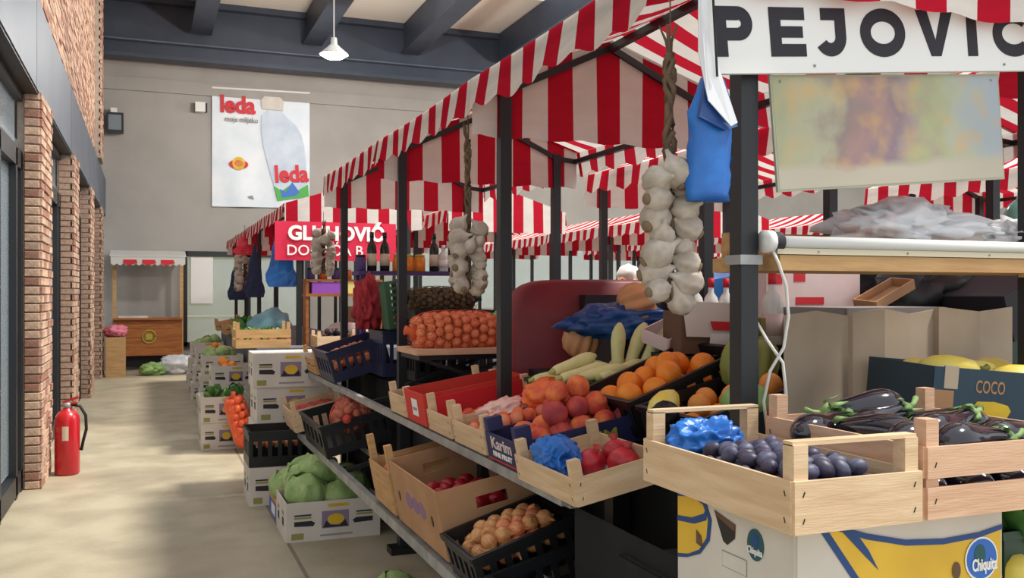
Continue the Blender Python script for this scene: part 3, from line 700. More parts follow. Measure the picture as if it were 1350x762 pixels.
def b_pumpkin(m):
    def f():
        t = thing('pumpkin', None, None)
        MB().lathe([(.01, -.062), (.05, -.066), (.085, -.05), (.105, -.015), (.106, .015), (.09, .048), (.055, .066), (.02, .064), (.005, .058)], 60, None, 10, .15).build('fruit', m, t, True)
        MB().tube([(0, 0, .055), (.004, 0, .075), (.014, .004, .09)], [.016, .01, .012], 8).build('stem', 'squash_stem', t, True)
        return t
    return f
def hexgrid(L, W, r, jit=.15):
    out = []; dx = 2*r*.98; dy = dx*.866; ny = max(1, int((W-2*r)/dy)+1); j = 0
    for j in range(ny):
        y = -(ny-1)*dy/2+j*dy; nx = max(1, int((L-2*r)/dx)+1-(j % 2))
        for i in range(nx): out.append((-(nx-1)*dx/2+i*dx+rnd(jit*r), y+rnd(jit*r)))
    return out
def rot3(): return (rnd(3), rnd(3), rnd(3))
def heap(M, L, W, z0, r, layers, specs, label, cat, group, mound=0, upright=False):
    """fill a crate with fruit: hexagonal layers, the upper ones smaller; specs = [(key, builder)]"""
    for l in range(layers):
        k = 1-.22*l
        for x, y in hexgrid(L*k, W*k, r):
            e = 1-max(abs(2*x/L), abs(2*y/W))**2
            z = z0+r+l*r*1.45+mound*e+rnd(.08*r)
            key, b = random.choice(specs)
            spawn(key, b, M @ TRS((x, y, z), (rnd(.5), rnd(.5), rnd(3)) if upright else rot3(), random.uniform(.92, 1.06)), label, cat, group)
def sack(label, L, r, M, m_on, m_net, ron=.03, group=None, seed=1):
    """a net sack: onions packed on a lumpy cylinder, wrapped in thin netting"""
    t = thing('net_sack', label, 'sack', group=group); t.matrix_world = M; q = random.Random(seed)
    me = MB().ball((0, 0, 0), (ron*1.05, ron*1.02, ron*.96), 10, 7, .12, seed).mesh('onion', m_on, True)
    nx = int(L/(ron*1.75)); nk = int(2*math.pi*(r-ron)/(ron*1.8))
    for i in range(nx):
        x = -L/2+L*(i+.5)/nx; e = 1-abs(2*x/L)**4*.4
        for k in range(nk):
            w = 2*math.pi*(k+.5*(i % 2))/nk+q.uniform(-.1, .1); rr = (r-ron)*e
            z = max(rr*math.sin(w), -.62*r)
            put('onion', me, t, TRS((x+q.uniform(-.006, .006), rr*math.cos(w)*1.15, z), (q.uniform(-3, 3), q.uniform(-3, 3), 0), q.uniform(.88, 1.08)))
    MB().tube([(-L/2+.01+(L-.02)*k/8, 0, -.03) for k in range(9)], [r*.5]+[r*.72]*7+[r*.5], 12).build('filling', m_on, t, True)
    mb = MB(); nn = 14
    for s in (-1, 1):
        for k in range(nn):
            pts = []
            for i in range(17):
                x = -L/2-.015+(L+.03)*i/16; w = 2*math.pi*k/nn+s*i*.16; e = 1-abs(2*x/(L+.06))**4*.5
                pts.append((x, (r+.004)*e*math.cos(w)*1.15, max((r+.004)*e*math.sin(w), -.66*r-.02)))
            mb.tube(pts, .0016, 3, False)
    mb.build('netting', m_net, t)
    for s in (-1, 1):
        MB().tube([(s*(L/2-.01), 0, 0), (s*(L/2+.025), 0, .01), (s*(L/2+.05), 0, .015)], [r*.45, .02, .028], 10).build('gathered_end', m_net, t, True)
    return t
def garlic(label, top, zb, nb, bulb_r, z_bulb_top, seed, wid=1.0):
    """a hanging braid: string, plaited stalks, bulbs in pairs"""
    x, y, zt = top; t = thing('garlic_braid', label, 'garlic', (x, y, zb)); q = random.Random(seed); Hh = z_bulb_top-zb
    k = bulb_r/.034
    prof = [(.004, -.034), (.018, -.033), (.03, -.022), (.034, -.004), (.03, .012), (.017, .025), (.007, .036), (.004, .05)]
    me = MB().lathe([(a*k, b*k) for a, b in prof], 24, None, 8, .13).mesh('bulb', 'garlic', True)
    mr = MB().lathe([(.004*k, -.041*k), (.011*k, -.039*k), (.013*k, -.033*k)], 10).mesh('root', 'garlic_root', True)
    for i in range(nb):
        s = (-1, 1, 0)[i % 3] if i % 5 == 4 else (-1 if i % 2 else 1)
        z = bulb_r+(Hh-bulb_r)*i/nb; w = s*1.0
        M = TRS((s*bulb_r*wid+q.uniform(-.006, .006), -abs(bulb_r)*.35*(1 if i % 3 else -.4)-(.5*bulb_r if s == 0 else 0), z), (q.uniform(-.7, .9), -s*q.uniform(.2, 1.5), q.uniform(-1, 1)), q.uniform(.85, 1.2))
        b = put('bulb', me, t, M); put('root', mr, b)
    for s in range(3):
        pts = [(.009*k*math.sin(i*.8+s*2.09), .009*k*math.cos(i*1.6+s*2.09)+.004, .03+(zt-.14-zb-.03)*i/28) for i in range(29)]
        MB().tube(pts, .0072*k, 7).build('plaited_stalk', 'straw', t, True)
    for s in range(5):
        a = rnd(.03); MB().tube([(0, 0, zt-.16-zb), (a*.6, rnd(.01), zt-.11-zb), (a, rnd(.02), zt-.07-zb)], [.005, .004, .002], 5).build('stalk_tip', 'straw', t)
    MB().tube([(0, 0, zt-.16-zb), (0, 0, zt-zb)], .002, 5).build('string', 'straw', t)
    return t
def bottle(m, lab, cap, h=.29, r=.037, neck=.014):
    def f():
        t = thing('bottle', None, None); k = h/.29
        MB().lathe([(r*.9, 0), (r, .006), (r, .17*k), (r*.8, .2*k), (neck*1.05, .225*k), (neck, .27*k), (neck*1.1, .275*k), (neck*1.05, h)], 16).build('glass_body', m, t, True)
        MB().lathe([(r+.0008, .04*k), (r+.0008, .13*k)], 16).build('paper_label', lab, t, True)
        MB().lathe([(neck*1.18, .25*k), (neck*1.18, h+.004), (neck*.6, h+.005)], 12).build('cap', cap, t, True)
        return t
    return f
def jar(m, lid, h=.12, r=.042):
    def f():
        t = thing('jar', None, None)
        MB().lathe([(r*.92, 0), (r, .006), (r, h*.78), (r*.86, h*.86)], 16).build('glass_body', m, t, True)
        MB().lathe([(r*.9, h*.84), (r*.9, h), (r*.7, h+.002)], 16).build('lid', lid, t, True)
        return t
    return f
# ---------------------------------------------------------------- nearest stall: tables, rack
table('black-draped table of the nearest stall', 1.52, 2.62, 2.36, 3.78, 1.0)
table('black-draped table under the onion sack and dark red seat', 1.52, 2.62, 3.84, 5.54, 1.0)
table('black-draped table under the shelf of bottles', 1.52, 2.62, 5.6, 7.36, 1.0)
table('low black-draped table under the banana carton', 1.22, 2.9, 1.5, 2.3, .826)
t = thing('display_rack', 'long silver-edged black display rack along the aisle', 'rack', (0, 0, 0))
MB().bx(1.185, 1.215, 2.62, 8.2, .895, .93).build('top_rail', 'silver', t)
MB().bx(1.215, 1.24, 2.62, 8.2, .885, .9).build('top_rail_ledge', 'silver', t)
MB().bx(1.03, 1.065, 2.35, 7.6, .485, .53).build('lower_rail', 'silver', t)
MB().bx(1.28, 1.31, 2.35, 7.6, .54, .575).build('inner_rail', 'silver', t)
for y in (2.72, 4.0, 5.45, 7.0):
    MB().bx(1.40, 1.46, y-.03, y+.03, 0, .96).build('leg', 'post_paint', t)
    MB().bx(1.34, 1.5, y-.06, y+.06, 0, .04).build('foot', 'black_plastic', t)
    MB().bar((1.05, y, .5), (1.42, y, .6), .025).build('strut', 'post_paint', t)
    MB().bar((1.2, y, .9), (1.42, y, .94), .025).build('strut', 'post_paint', t)
mb = MB()
for i in range(61):
    for j in (0, 1): mb.v.append((1.485+.008*math.sin(i*1.3), 2.36+5.0*i/60, .04+.93*j))
mb.f = [(2*i, 2*i+2, 2*i+3, 2*i+1) for i in range(60)]
mb.build('back_cloth', 'black_cloth', t, True)
mb = MB()
for i in range(13):
    for j in (0, 1): mb.v.append((1.235+.006*math.sin(i*1.7)*(1-j), 1.93+.7*i/12, .02+.87*j))
mb.f = [(2*i, 2*i+2, 2*i+3, 2*i+1) for i in range(12)]
mb.build('end_cloth', 'black_cloth', t, True)

# plum crate
M = TRS((1.249, 1.675, 1.108))
wood_crate('wooden_crate', 'pale wooden crate of plums at the front corner of the stall', .302, .55, .098, M, .163, 'wood_pale', 'y')
heap(M @ TRS((0, -.04, 0)), .285, .43, .03, .0205, 2, [('plum_a', ballmesh('plum', 'plum', (.018, .018, .0235))), ('plum_b', ballmesh('plum', 'plum_dark', (.018, .018, .0235)))], 'dark blue plum heaped in the front wooden crate', 'plum', 'plums in the front crate', .022)
mb = MB().bx(-.143, .143, -.267, .267, .009, .03); 
o = crumple('plastic_bag', 'bag_blue', (.08, .05, .055), 11, None, 5, .6, 1.0); o.location = (1.225, 1.87, 1.2); tag(o, 'blue plastic bag tucked in the back of the plum crate', 'bag')
# banana carton
L, W, H = .532, .43, .276
t = carton('white banana carton with yellow and blue print below the plum crate', L, W, H, TRS((1.434, 1.695, .828)), 'carton_white', lid=True)
on = lambda f, pts, m, lay=1, nm='print': onface(t, f, L, W, pts, m, lay, nm)
on('front', [(-.2, .25), (-.17, .258), (-.1, .238), (0, .216), (.1, .209), (.2, .213), (.262, .222), (.262, .004), (-.02, .004), (-.128, .157)], 'print_banana', 1, 'banana_print')
on('front', [(-.212, .256), (-.193, .256), (-.118, .157), (-.015, .03), (-.034, .03), (-.136, .157)], 'print_blue', 2, 'outline_print')
on('front', [(-.17, .262), (-.128, .25), (-.095, .21), (-.07, .168), (-.11, .205)], 'print_blue', 3, 'outline_print')
on('front', [(-.175, .268), (-.1, .244), (0, .222), (.1, .215), (.2, .219), (.264, .23), (.264, .22), (.2, .208), (.1, .203), (0, .21), (-.1, .232), (-.17, .255)], 'print_blue', 4, 'outline_print')
on('front', ell(.204, .163, .046, .046), 'print_white', 5, 'badge_print'); on('front', ell(.204, .163, .042, .042), 'print_bright_blue', 6, 'badge_print'); on('front', ell(.198, .172, .016, .022), 'print_teal', 7, 'badge_print')
on('front', ell(.135, .145, .011, .018), 'kraft_dark', 5, 'hand_hole')
on('left', [(-.212, .25), (-.15, .262), (-.1, .252), (-.078, .22), (-.085, .175), (-.12, .14), (-.17, .12), (-.212, .11)], 'print_banana', 1, 'banana_print')
on('left', [(-.212, .256), (-.15, .268), (-.095, .257), (-.07, .22), (-.078, .172), (-.115, .134), (-.17, .112), (-.212, .102), (-.212, .111), (-.165, .121), (-.12, .142), (-.09, .176), (-.084, .218), (-.104, .247), (-.15, .256), (-.212, .245)], 'print_blue', 2, 'outline_print')
on('left', [(-.212, .2), (-.15, .208), (-.1, .228), (-.085, .25), (-.09, .215), (-.14, .196), (-.212, .188)], 'print_blue', 3, 'outline_print')
on('left', [(-.06, .245), (.02, .23), (.018, .2), (-.01, .18), (-.025, .185)], 'black_plastic', 2, 'hand_hole'); on('left', [(-.06, .245), (.02, .23), (.018, .215), (-.052, .235)], 'kraft_dark', 3, 'hole_edge')
on('left', [(-.13, .185), (-.11, .175), (-.105, .15), (-.13, .155)], 'kraft_dark', 4, 'hand_hole')
on('left', ell(.09, .205, .028, .033), 'print_teal', 2, 'badge_print'); on('left', ell(.09, .213, .011, .014), 'print_blue', 3, 'badge_print')
text('Chiquita', .02, .0004, 'print_white', t, Matrix.Translation((-L/2-.0065, -.09, .192)) @ LEFT, width=.05)
text('Chiquita', .035, .001, 'print_white', t, Matrix.Translation((.21, -W/2-.0095, .15)) @ FRONT, width=.07)
on('left', rect(-.03, .06, .13, .165), 'print_grey', 1, 'address_print'); on('left', rect(-.028, .058, .132, .163), 'carton_white', 2, 'address_print')
# eggplant crate
M = TRS((1.668, 1.655, 1.108))
wood_crate('wooden_crate', 'pinkish wooden crate of eggplants right of the plum crate', .505, .505, .142, M, .195, 'wood_pink', None, 2)
for x, y, z, rz, ry in ((-.18, .13, .16, .3, -.1), (-.12, .02, .155, 1.9, 0), (-.02, .13, .16, .1, -.25), (-.1, -.1, .15, .2, .1), (.06, 0, .17, .15, -.15), (.0, -.14, .15, .05, 0), (.17, -.1, .155, -.1, -.05), (.16, .1, .16, 2.6, 0), (-.19, -.04, .12, 1.5, 0), (.0, .2, .185, 2.9, .1)):
    spawn('eggplant', b_eggplant, M @ TRS((x, y, z-.03), (rnd(1), ry, rz), 1.08), {(-.18, .13): 'black eggplant in the back left corner of the pinkish crate', (.17, -.1): 'black eggplant with pale stem at the front right of the pinkish crate', (.06, 0): 'black eggplant lying on top in the middle of the pinkish crate', (.0, .2): 'black eggplant resting highest at the back of the pinkish crate', (-.02, .13): 'black eggplant with curled green stem by the teal carton', (-.12, .02): 'black eggplant lying crosswise at the left of the pinkish crate'}.get((x, y), 'glossy black eggplant in the pinkish wooden crate'), 'eggplant', 'eggplants in the crate')
for x in (-.17, -.06, .06, .17):
    for y in (-.15, 0, .15): spawn('eggplant', b_eggplant, M @ TRS((x, y, .052), (0, 0, rnd(.3)+1.5), .98), 'glossy black eggplant in the pinkish wooden crate', 'eggplant', 'eggplants in the crate')
# greens under the eggplant crate at the right edge
M = TRS((2.0, 1.72, .828))
t = plastic_crate('dark green plastic crate of leafy greens below the eggplant crate', .5, .4, .2, M, 'green_plastic')
def leaf_mesh(nm, m, L, W, seed, curl=.4):
    mb = MB(); n, k = 8, 4; q = random.Random(seed)
    for i in range(n+1):
        s = i/n; w = W*math.sin(math.pi*min(1, .08+.92*s))**.7
        for j in range(k+1):
            u = (j/k-.5)*2; mb.v.append((L*s*math.cos(curl*s), u*w, L*s*math.sin(curl*s)*.9+.25*w*u*u+.08*W*math.sin(i*2.1+j*3+seed)))
    mb.f = [(i*(k+1)+j, (i+1)*(k+1)+j, (i+1)*(k+1)+j+1, i*(k+1)+j+1) for i in range(n) for j in range(k)]
    return mb.mesh(nm, m, True)
LEAF = [leaf_mesh('leaf', 'leaf_green', .17, .05, s, .3+.3*s) for s in range(3)]+[leaf_mesh('leaf', 'leaf_pale', .15, .045, 7, .5)]
def greens(label, n, M, rad=.06, grp=None):
    t = thing('leafy_bunch', label, 'greens', group=grp); t.matrix_world = M
    for k in range(n): put('leaf', random.choice(LEAF), t, TRS((rnd(rad*.4), rnd(rad*.4), rnd(.01)), (rnd(.3), -random.uniform(.15, 1.2), k*2.4+rnd(.3))))
    MB().tube([(0, 0, -.05), (0, 0, 0), (0, 0, .03)], [.016, .02, .012], 8).build('stalk', 'leaf_pale', t, True)
    return t
for k, (x, y) in enumerate(((-.16, -.17), (.0, -.16), (.16, -.15), (-.1, .02), (.1, .05))): greens('dark green leafy bunch in the crate at the right edge', 9, TRS((2.0+x, 1.72+y, .98)), grp='leafy bunches in the right crate')
for k in range(3): spawn('squash', b_squash, TRS((1.79+.09*k, 1.545, .93), (1.3, 0, k), .8), 'yellow squash among the greens at the right edge', 'squash', 'squashes among the greens')

# teal COCO box with yellow squashes
L, W, H = .56, .4, .335
t = carton('dark teal fruit carton with printed banana and small lettering', L, W, H, TRS((2.235, 2.5, 1.002)), 'carton_teal')
t.location = (2.35, 2.12, .99); t.rotation_euler = (0, .085, -.3); bpy.context.view_layer.update(); MC = t.matrix_world.copy()
MB().bx(-L/2-.001, -L/2+.06, -W/2-.004, -W/2-.0032, .1, .27).build('bare_patch', 'kraft', t)
text('COCO', .05, .0006, 'kraft', t, Matrix.Translation((-.115, -W/2-.004, .285)) @ FRONT, width=.085)
on = lambda f, pts, m, lay=1, nm='print': onface(t, f, L, W, pts, m, lay, nm)
on('front', [(-.165, .225), (-.15, .245), (-.1, .248), (-.06, .24), (-.05, .225), (-.06, .205), (-.1, .19), (-.13, .2)], 'print_yellow', 1, 'melon_print')
for k in range(4): on('front', [(.1+.035*k, .25-.01*k), (.112+.035*k, .25-.01*k), (.14+.05*k, .17), (.16+.05*k, .08), (.1+.05*k, .05), (.09+.04*k, .15)], 'print_orange', 1+k % 2, 'banana_print')
MB().bx(-.25, -.21, -W/2-.004, W/2*0-W/2+.004, H-.06, H+.004).build('notch_edge', 'kraft_pale', t)
for x, y, z, rx, rz in ((-.17, -.06, .31, 1.35, 1.3), (-.05, -.02, .30, 1.5, -1.2), (.04, -.09, .30, 1.4, 1.2), (.06, .06, .31, 1.6, .2), (.16, -.05, .31, 1.4, .8), (-.16, .1, .29, 1.5, 2.0), (.2, .1, .3, 1.3, 2.4)):
    spawn('squash', b_squash, MC @ Matrix.Translation((x, y, z)) @ Matrix.Rotation(rz, 4, 'Z') @ Matrix.Rotation(rx, 4, 'X'), {-.17: 'leftmost yellow squash showing its stem in the teal carton', -.05: 'yellow squash second from left in the teal carton', .04: 'yellow squash leaning over the rim of the teal carton'}.get(x, 'yellow ribbed squash heaped in the teal carton'), 'squash', 'squashes in the teal carton')
for x in (-.17, -.05, .07, .19):
    for y in (-.1, .08): spawn('squash', b_squash, MC @ TRS((x, y, .22), (1.5, 0, rnd(2))), 'yellow ribbed squash heaped in the teal carton', 'squash', 'squashes in the teal carton')
# folded pale cardboard standing behind
o = MB(); xs = [0, .14, .28, .285, .4, .52, .64, .645, .82, 1.0]; ys = [0, .02, .035, .02, .0, .012, .03, .012, .0, .025]; n = len(xs)
for i in range(n):
    for z in (0, .48+.012*math.sin(i*2.1)+.02*xs[i]):
        for dy in (0, .006): o.v.append((xs[i], ys[i]+dy, z))
for i in range(n-1):
    a, b = 4*i, 4*(i+1); o.f += [(a, b, b+2, a+2), (a+1, a+3, b+3, b+1), (a+2, b+2, b+3, a+3), (a, a+1, b+1, b)]
o.f += [(0, 2, 3, 1), (4*n-4, 4*n-3, 4*n-1, 4*n-2)]
o = o.build('cardboard_sheet', 'kraft_pale'); o.location = (1.865, 2.42, 1.002); tag(o, 'folded pale cardboard sheet standing behind the eggplants', 'cardboard')
plastic_crate('low dark crate behind the folded cardboard', .5, .3, .2, TRS((2.2, 2.64, 1.003)))
spawn('pumpkin_g', b_pumpkin('pumpkin_green'), TRS((1.99, 2.78, 1.30), (.2, .1, 0), (1.0, 1.0, 1.5)), 'greenish pumpkin just right of the nearest black post', 'pumpkin')
# tube lamp on its plank between the posts
t = thing('tube_lamp', 'white fluorescent tube lamp mounted on a wooden plank', 'lamp', (1.49, 2.0, 1.684))
MB().tube([(.03, 0, 0), (1.3, 0, 0)], .0165, 14).build('tube', 'white_metal', t, True)
MB().tube([(0, .005, 0), (.04, .005, 0)], .026, 14).build('end_cap', 'print_dark', t, True); MB().tube([(-.012, .005, 0), (.012, .005, 0)], .03, 14).build('end_ring', 'white_metal', t, True)
MB().bx(.02, 1.3, -.012, .03, -.032, -.0165).build('batten', 'label_cream', t)
for k in range(4): MB().ball((.15+.3*k, -.013, -.024), .003, 6, 4).build('screw', 'silver', t)
pl = thing('shelf_plank', 'brown wooden plank shelf under the white tube lamp', 'shelf', (1.49, 2.0, 1.61))
MB().bx(.03, 1.32, -.008, .3, 0, .04).build('plank', 'wood_tan', pl); MB().bx(.9, 1.32, -.012, .02, -.012, 0).build('bracket', 'wood_tan', pl); MB().bx(.06, 1.32, .27, .3, .04, .115).build('back_board', 'wood_tan', pl)
t = thing('power_cable', 'white cable hanging from the tube lamp beside the black post', 'cable', (1.5, 2.0, 1.65))
MB().tube([(0, 0, .02), (.005, -.02, -.02), (.03, -.02, -.08), (.045, -.01, -.16), (.03, -.01, -.24), (-.005, 0, -.3), (-.01, .02, -.38), (.0, .02, -.45)], .0042, 8).build('cable', 'cable_white', t, True)
MB().tube([(-.02, .04, -.17), (.0, .02, -.22), (.035, .0, -.28), (.045, .0, -.36), (.04, .02, -.45)], .0042, 8).build('cable', 'cable_white', t, True)
o = crumple('plastic_bag', 'bag_clear', (.26, .1, .07), 15, None, 4, .55, 1.8); o.location = (2.12, 2.17, 1.745); tag(o, 'crumpled clear plastic bag lying on the plank over the tube lamp', 'bag')
o = crumple('plastic_bag', 'bag_clear', (.16, .09, .05), 17, None, 4, .6, 2.4); o.location = (2.55, 2.15, 1.73); tag(o, 'small clear plastic bag at the right end of the plank', 'bag')

# hanging blue bags and garlic at the near corner
t = thing('hanging_bag', 'bright blue folded plastic bags hanging at the near corner post', 'bag', (1.30, 1.99, 1.78))
mb = MB(); n, m = 10, 14
for i in range(n+1):
    for j in range(m+1):
        w = 2*math.pi*i/n; s = j/m; hw = (.062 if s < .72 else .062-.05*(s-.72)/.28)*(1+.06*math.sin(j*1.7+i)); hd = .03*(1.1-.8*max(0, s-.6))
        mb.v.append((hw*math.cos(w)+.012*s-.03*max(0, s-.6), hd*math.sin(w)+.004*math.sin(j*2.3+i*2), .31*s))
mb.f = [(i*(m+1)+j, (i+1)*(m+1)+j, (i+1)*(m+1)+j+1, i*(m+1)+j+1) for i in range(n) for j in range(m)]+[tuple(i*(m+1) for i in range(n))]
mb.build('bag_body', 'bag_blue', t, True)
MB().slab([(-.052, -.045, .2), (.02, -.05, .17), (.062, -.04, .185), (.03, -.03, .3), (-.02, -.03, .31)], (0, 1, 0), .012).build('folded_flap', 'bag_blue_dark', t)
MB().slab([(-.045, -.03, .36), (-.045, -.03, .56), (-.022, -.03, .58), (-.016, -.03, .4), (.05, -.056, .19), (.03, -.058, .18), (-.03, -.05, .24)], (0, 1, 0), .003).build('white_bag', 'bag_white', t)
MB().tube([(-.005, -.05, .3), (-.01, -.03, .6)], .003, 6).build('string', 'rubber', t)
garlic('near garlic braid with large bulbs hanging beside the blue bag', (1.235, 2.06, 2.30), 1.50, 15, .037, 1.88, 3, .95)
garlic('garlic braid hanging from the second black post', (1.3, 3.86, 2.36), 1.54, 22, .036, 1.86, 5, 1.2)
o = garlic('pale garlic bunch hanging in front of the crimson banner', (1.3, 7.45, 2.2), 1.68, 18, .04, 2.05, 8, 1.3)

# ---------------------------------------------------------------- tilted crates on the top rail
XO, ZO = 1.2, .935
# pomegranate crate
Mx = tilt(1.17, 2.7, .925, .31, 11)
wood_crate('wooden_crate', 'pale wooden crate with red pomegranates and a blue bag', .31, .46, .085, Mx, .135, 'wood_pale')
for x, y, s, pl in ((.06, -.12, 1, 'large front'), (.1, .0, .96, 'right back'), (.0, -.02, .9, 'smaller middle')):
    spawn('pom', b_pom, Mx @ TRS((x, y-.02, .062), (.4, .3+x, x*20), s), 'red pomegranate, %s one in the wooden crate beside the plums' % pl, 'pomegranate', 'pomegranates in the crate')
o = crumple('plastic_bag', 'bag_blue', (.06, .1, .07), 22, None, 5, .5, 1.1); o.matrix_world = Mx @ TRS((-.08, .06, .075)); tag(o, 'blue plastic bag in the pomegranate crate', 'bag')
o = crumple('paper_sheet', 'paper_white', (.1, .14, .012), 23, None, 3, .3, 2); o.matrix_world = Mx @ TRS((.04, -.05, .02)); tag(o, 'white paper lining under the pomegranates', 'paper')
# navy peach carton
Mx = tilt(1.19, 3.12, .94, .5, 10)
L, W, H = .5, .32, .1
t = carton('navy fruit carton heaped with peaches', L, W, H, Mx, 'carton_navy', name='fruit_carton')
for sx in (-1, 1):
    for sy in (-1, 1): MB().bx(sx*(L/2-.03)-.03, sx*(L/2-.03)+.03, sy*(W/2-.02)-.018, sy*(W/2-.02)+.018, H, H+.05).build('corner_tab', 'carton_navy', t)
text('Karim', .06, .001, 'foam_pink', t, Matrix.Translation((-L/2-.004, 0, .066)) @ LEFT, width=.2); text('FINE FRUIT', .026, .0008, 'print_white', t, Matrix.Translation((-L/2-.004, 0, .026)) @ LEFT, width=.19)
text('KARIM', .05, .001, 'label_gold', t, Matrix.Translation((.02, -W/2-.004, .05)) @ FRONT, width=.22)
MB().bx(-L/2-.004, -L/2-.003, -W/2, W/2, 0, .006).build('red_edge', 'print_red', t)
SP = [('peach_a', b_peach('peach', 'peach')), ('peach_b', b_peach('peach', 'peach_dark')), ('peach_c', b_peach('peach', 'peach'))]
heap(Mx @ TRS((.04, 0, 0)), .44, .28, .02, .044, 3, SP, 'red and orange peach heaped in the navy carton', 'peach', 'peaches in the navy carton', .02)
# pale crate with peaches and an orange net bag
Mx = tilt(1.19, 3.5, .94, .5, 10)
wood_crate('wooden_crate', 'pale wooden crate of small peaches beside the navy carton', .5, .38, .09, Mx, .15, 'wood_pale')
heap(Mx @ TRS((-.02, 0, 0)), .44, .34, .02, .03, 2, [('peach_s', ballmesh('peach', 'peach', (.03, .03, .028), 16, 10)), ('peach_s2', ballmesh('peach', mat('peach_pale', (232, 160, 116), .7, (214, 110, 88), 12), (.03, .03, .028), 16, 10))], 'small peach in the pale wooden crate', 'peach', 'small peaches in the pale crate')
o = crumple('net_bag', mat('net_bag_orange', (240, 120, 50), .4, (232, 90, 70), 16).name, (.1, .075, .06), 31, None, 4, .25, 3); o.matrix_world = Mx @ TRS((.09, -.04, .15)); tag(o, 'orange net bag of fruit lying on the small peaches', 'bag')
o = crumple('plastic_bag', mat('film_pink', (236, 190, 178), .3).name, (.11, .08, .045), 33, None, 4, .4, 2.4); o.matrix_world = Mx @ TRS((-.07, .04, .11)); tag(o, 'pinkish film-wrapped fruit in the small peach crate', 'fruit pack')
# red carton with inner red side, and the tray behind
Mx = tilt(1.19, 3.9, .94, .5, 9)
wood_crate('wooden_crate', 'pale wooden crate lined with bright red paper', .5, .34, .09, Mx, .16, 'wood_pale')
o = MB().bx(-.22, .22, .14, .146, .04, .14).build('paper_liner', 'red_paper'); o.matrix_world = Mx; tag(o, 'bright red paper liner inside the pale wooden crate', 'paper')
heap(Mx, .42, .26, .01, .03, 1, [('peach_s', None)], 'small peach in the red-lined crate', 'peach', 'small peaches in the red-lined crate')
Mx = tilt(1.19, 4.27, .94, .5, 9)
t = carton('red fruit carton with a white label on its end', .5, .34, .15, Mx, 'carton_red', name='fruit_carton')
onface(t, 'left', .5, .34, rect(-.05, .05, .035, .115), 'print_white', 1, 'paper_label'); onface(t, 'left', .5, .34, rect(-.035, .035, .06, .075), 'print_grey', 2, 'label_print')
heap(Mx, .44, .29, .06, .022, 1, [('pepper_s', ballmesh('grape', 'leaf_pale', (.02, .02, .022)))], 'pale green grape in the red carton', 'grape', 'grapes in the red carton')
o = MB().bx(-.2, .2, -.13, .13, .02, .06).build('packing_paper', 'paper_white'); o.matrix_world = Mx; tag(o, 'white packing paper in the red carton', 'paper')
Mx = tilt(1.19, 4.62, .94, .5, 9)
wood_crate('wooden_crate', 'pale wooden crate of dark plums beyond the red carton', .5, .32, .1, Mx, .15, 'wood_pale')
heap(Mx @ TRS((-.05, 0, 0)), .36, .27, .02, .02, 1, [('plum_a', None), ('plum_b', None)], 'dark plum in the crate beyond the red carton', 'plum', 'plums beyond the red carton', .02)
o = MB().bx(-.02, .22, -.14, .14, .085, .09).build('paper_sheet', 'paper_white'); o.matrix_world = Mx; tag(o, 'white paper sheet lying over the far plum crate', 'paper')
# navy plastic crate and a wooden one further along
Mx = tilt(1.19, 6.62, .94, .4, 16)
plastic_crate('navy blue plastic crate tilted on the silver rail', .4, .56, .22, Mx, 'navy_plastic')
heap(Mx, .36, .5, .05, .035, 2, [('pot', ballmesh('potato', 'potato', (.034, .028, .026), 12, 8, .15, 3)), ('onion_r', b_onion('onion_red'))], 'brownish onion in the navy plastic crate', 'onion', 'onions in the navy crate', .03)
Mx = tilt(1.19, 7.3, .94, .4, 14)
wood_crate('wooden_crate', 'weathered wooden crate at the far end of the silver rail', .4, .5, .12, Mx, .2, 'wood_tan', None, 2)
heap(Mx, .34, .44, .02, .04, 1, [('peach_b', None)], 'dark red fruit in the weathered far crate', 'fruit', 'fruit in the weathered crate')

# ---------------------------------------------------------------- lower shelf
Mx = tilt(1.05, 3.7, .545, .42, 11)
L, W, H = .42, .73, .27
t = carton('tall brown carton of red peppers tilted on the lower shelf', L, W, H, Mx, 'kraft', hole=(.13, .045, .19), name='brown_carton')
for s in (-1, 1): MB().bx(-L/2+.008, L/2-.008, s*W/2-s*.005, s*W/2-s*.0035, 0, .06).build('inner_flap', 'kraft_dark', t)
mat('print_lilac', (140, 110, 140), .8)
for a in (-.1, .0, .1): onface(t, 'left', L, W, ell(a, .14, .05, .035, 14), 'print_lilac', 1, 'fruit_print')
for a in (-.26, .24): onface(t, 'left', L, W, ell(a, .13, .014, .022, 12), 'black_plastic', 2, 'vent_hole')
heap(Mx, .37, .66, .03, .04, 2, [('pepper', ballmesh('pepper', 'tomato_red', (.036, .032, .045), 12, 9, .3, 9))], 'dark red pepper in the tall brown carton', 'pepper', 'peppers in the brown carton')
Mx = tilt(1.05, 4.32, .545, .42, 11)
wood_crate('wooden_crate', 'pale wooden crate behind the tall brown carton on the lower shelf', .42, .4, .2, Mx, .32, 'wood_tan', None, 1)
heap(Mx, .36, .34, .1, .035, 1, [('onion_r', b_onion('onion_red'))], 'reddish onion in the crate behind the brown carton', 'onion', 'onions behind the brown carton')
Mx = tilt(1.05, 3.1, .53, .4, 17)
plastic_crate('black plastic crate of brown onions on the lower shelf', .4, .34, .15, Mx)
heap(Mx, .38, .32, .06, .0285, 2, [('onion_y', b_onion()), ('onion_r', b_onion('onion_red')), ('onion_y', b_onion())], 'brown onion in the black crate on the lower shelf', 'onion', 'onions in the black crate', .02)
Mx = tilt(1.07, 2.66, .50, .4, 14)
t = plastic_crate('empty black plastic crate below the pomegranates', .4, .42, .13, Mx)
Mx = tilt(1.03, 6.15, .54, .42, 13)
plastic_crate('black plastic crate under the mesh sack on the lower shelf', .42, .8, .2, Mx)
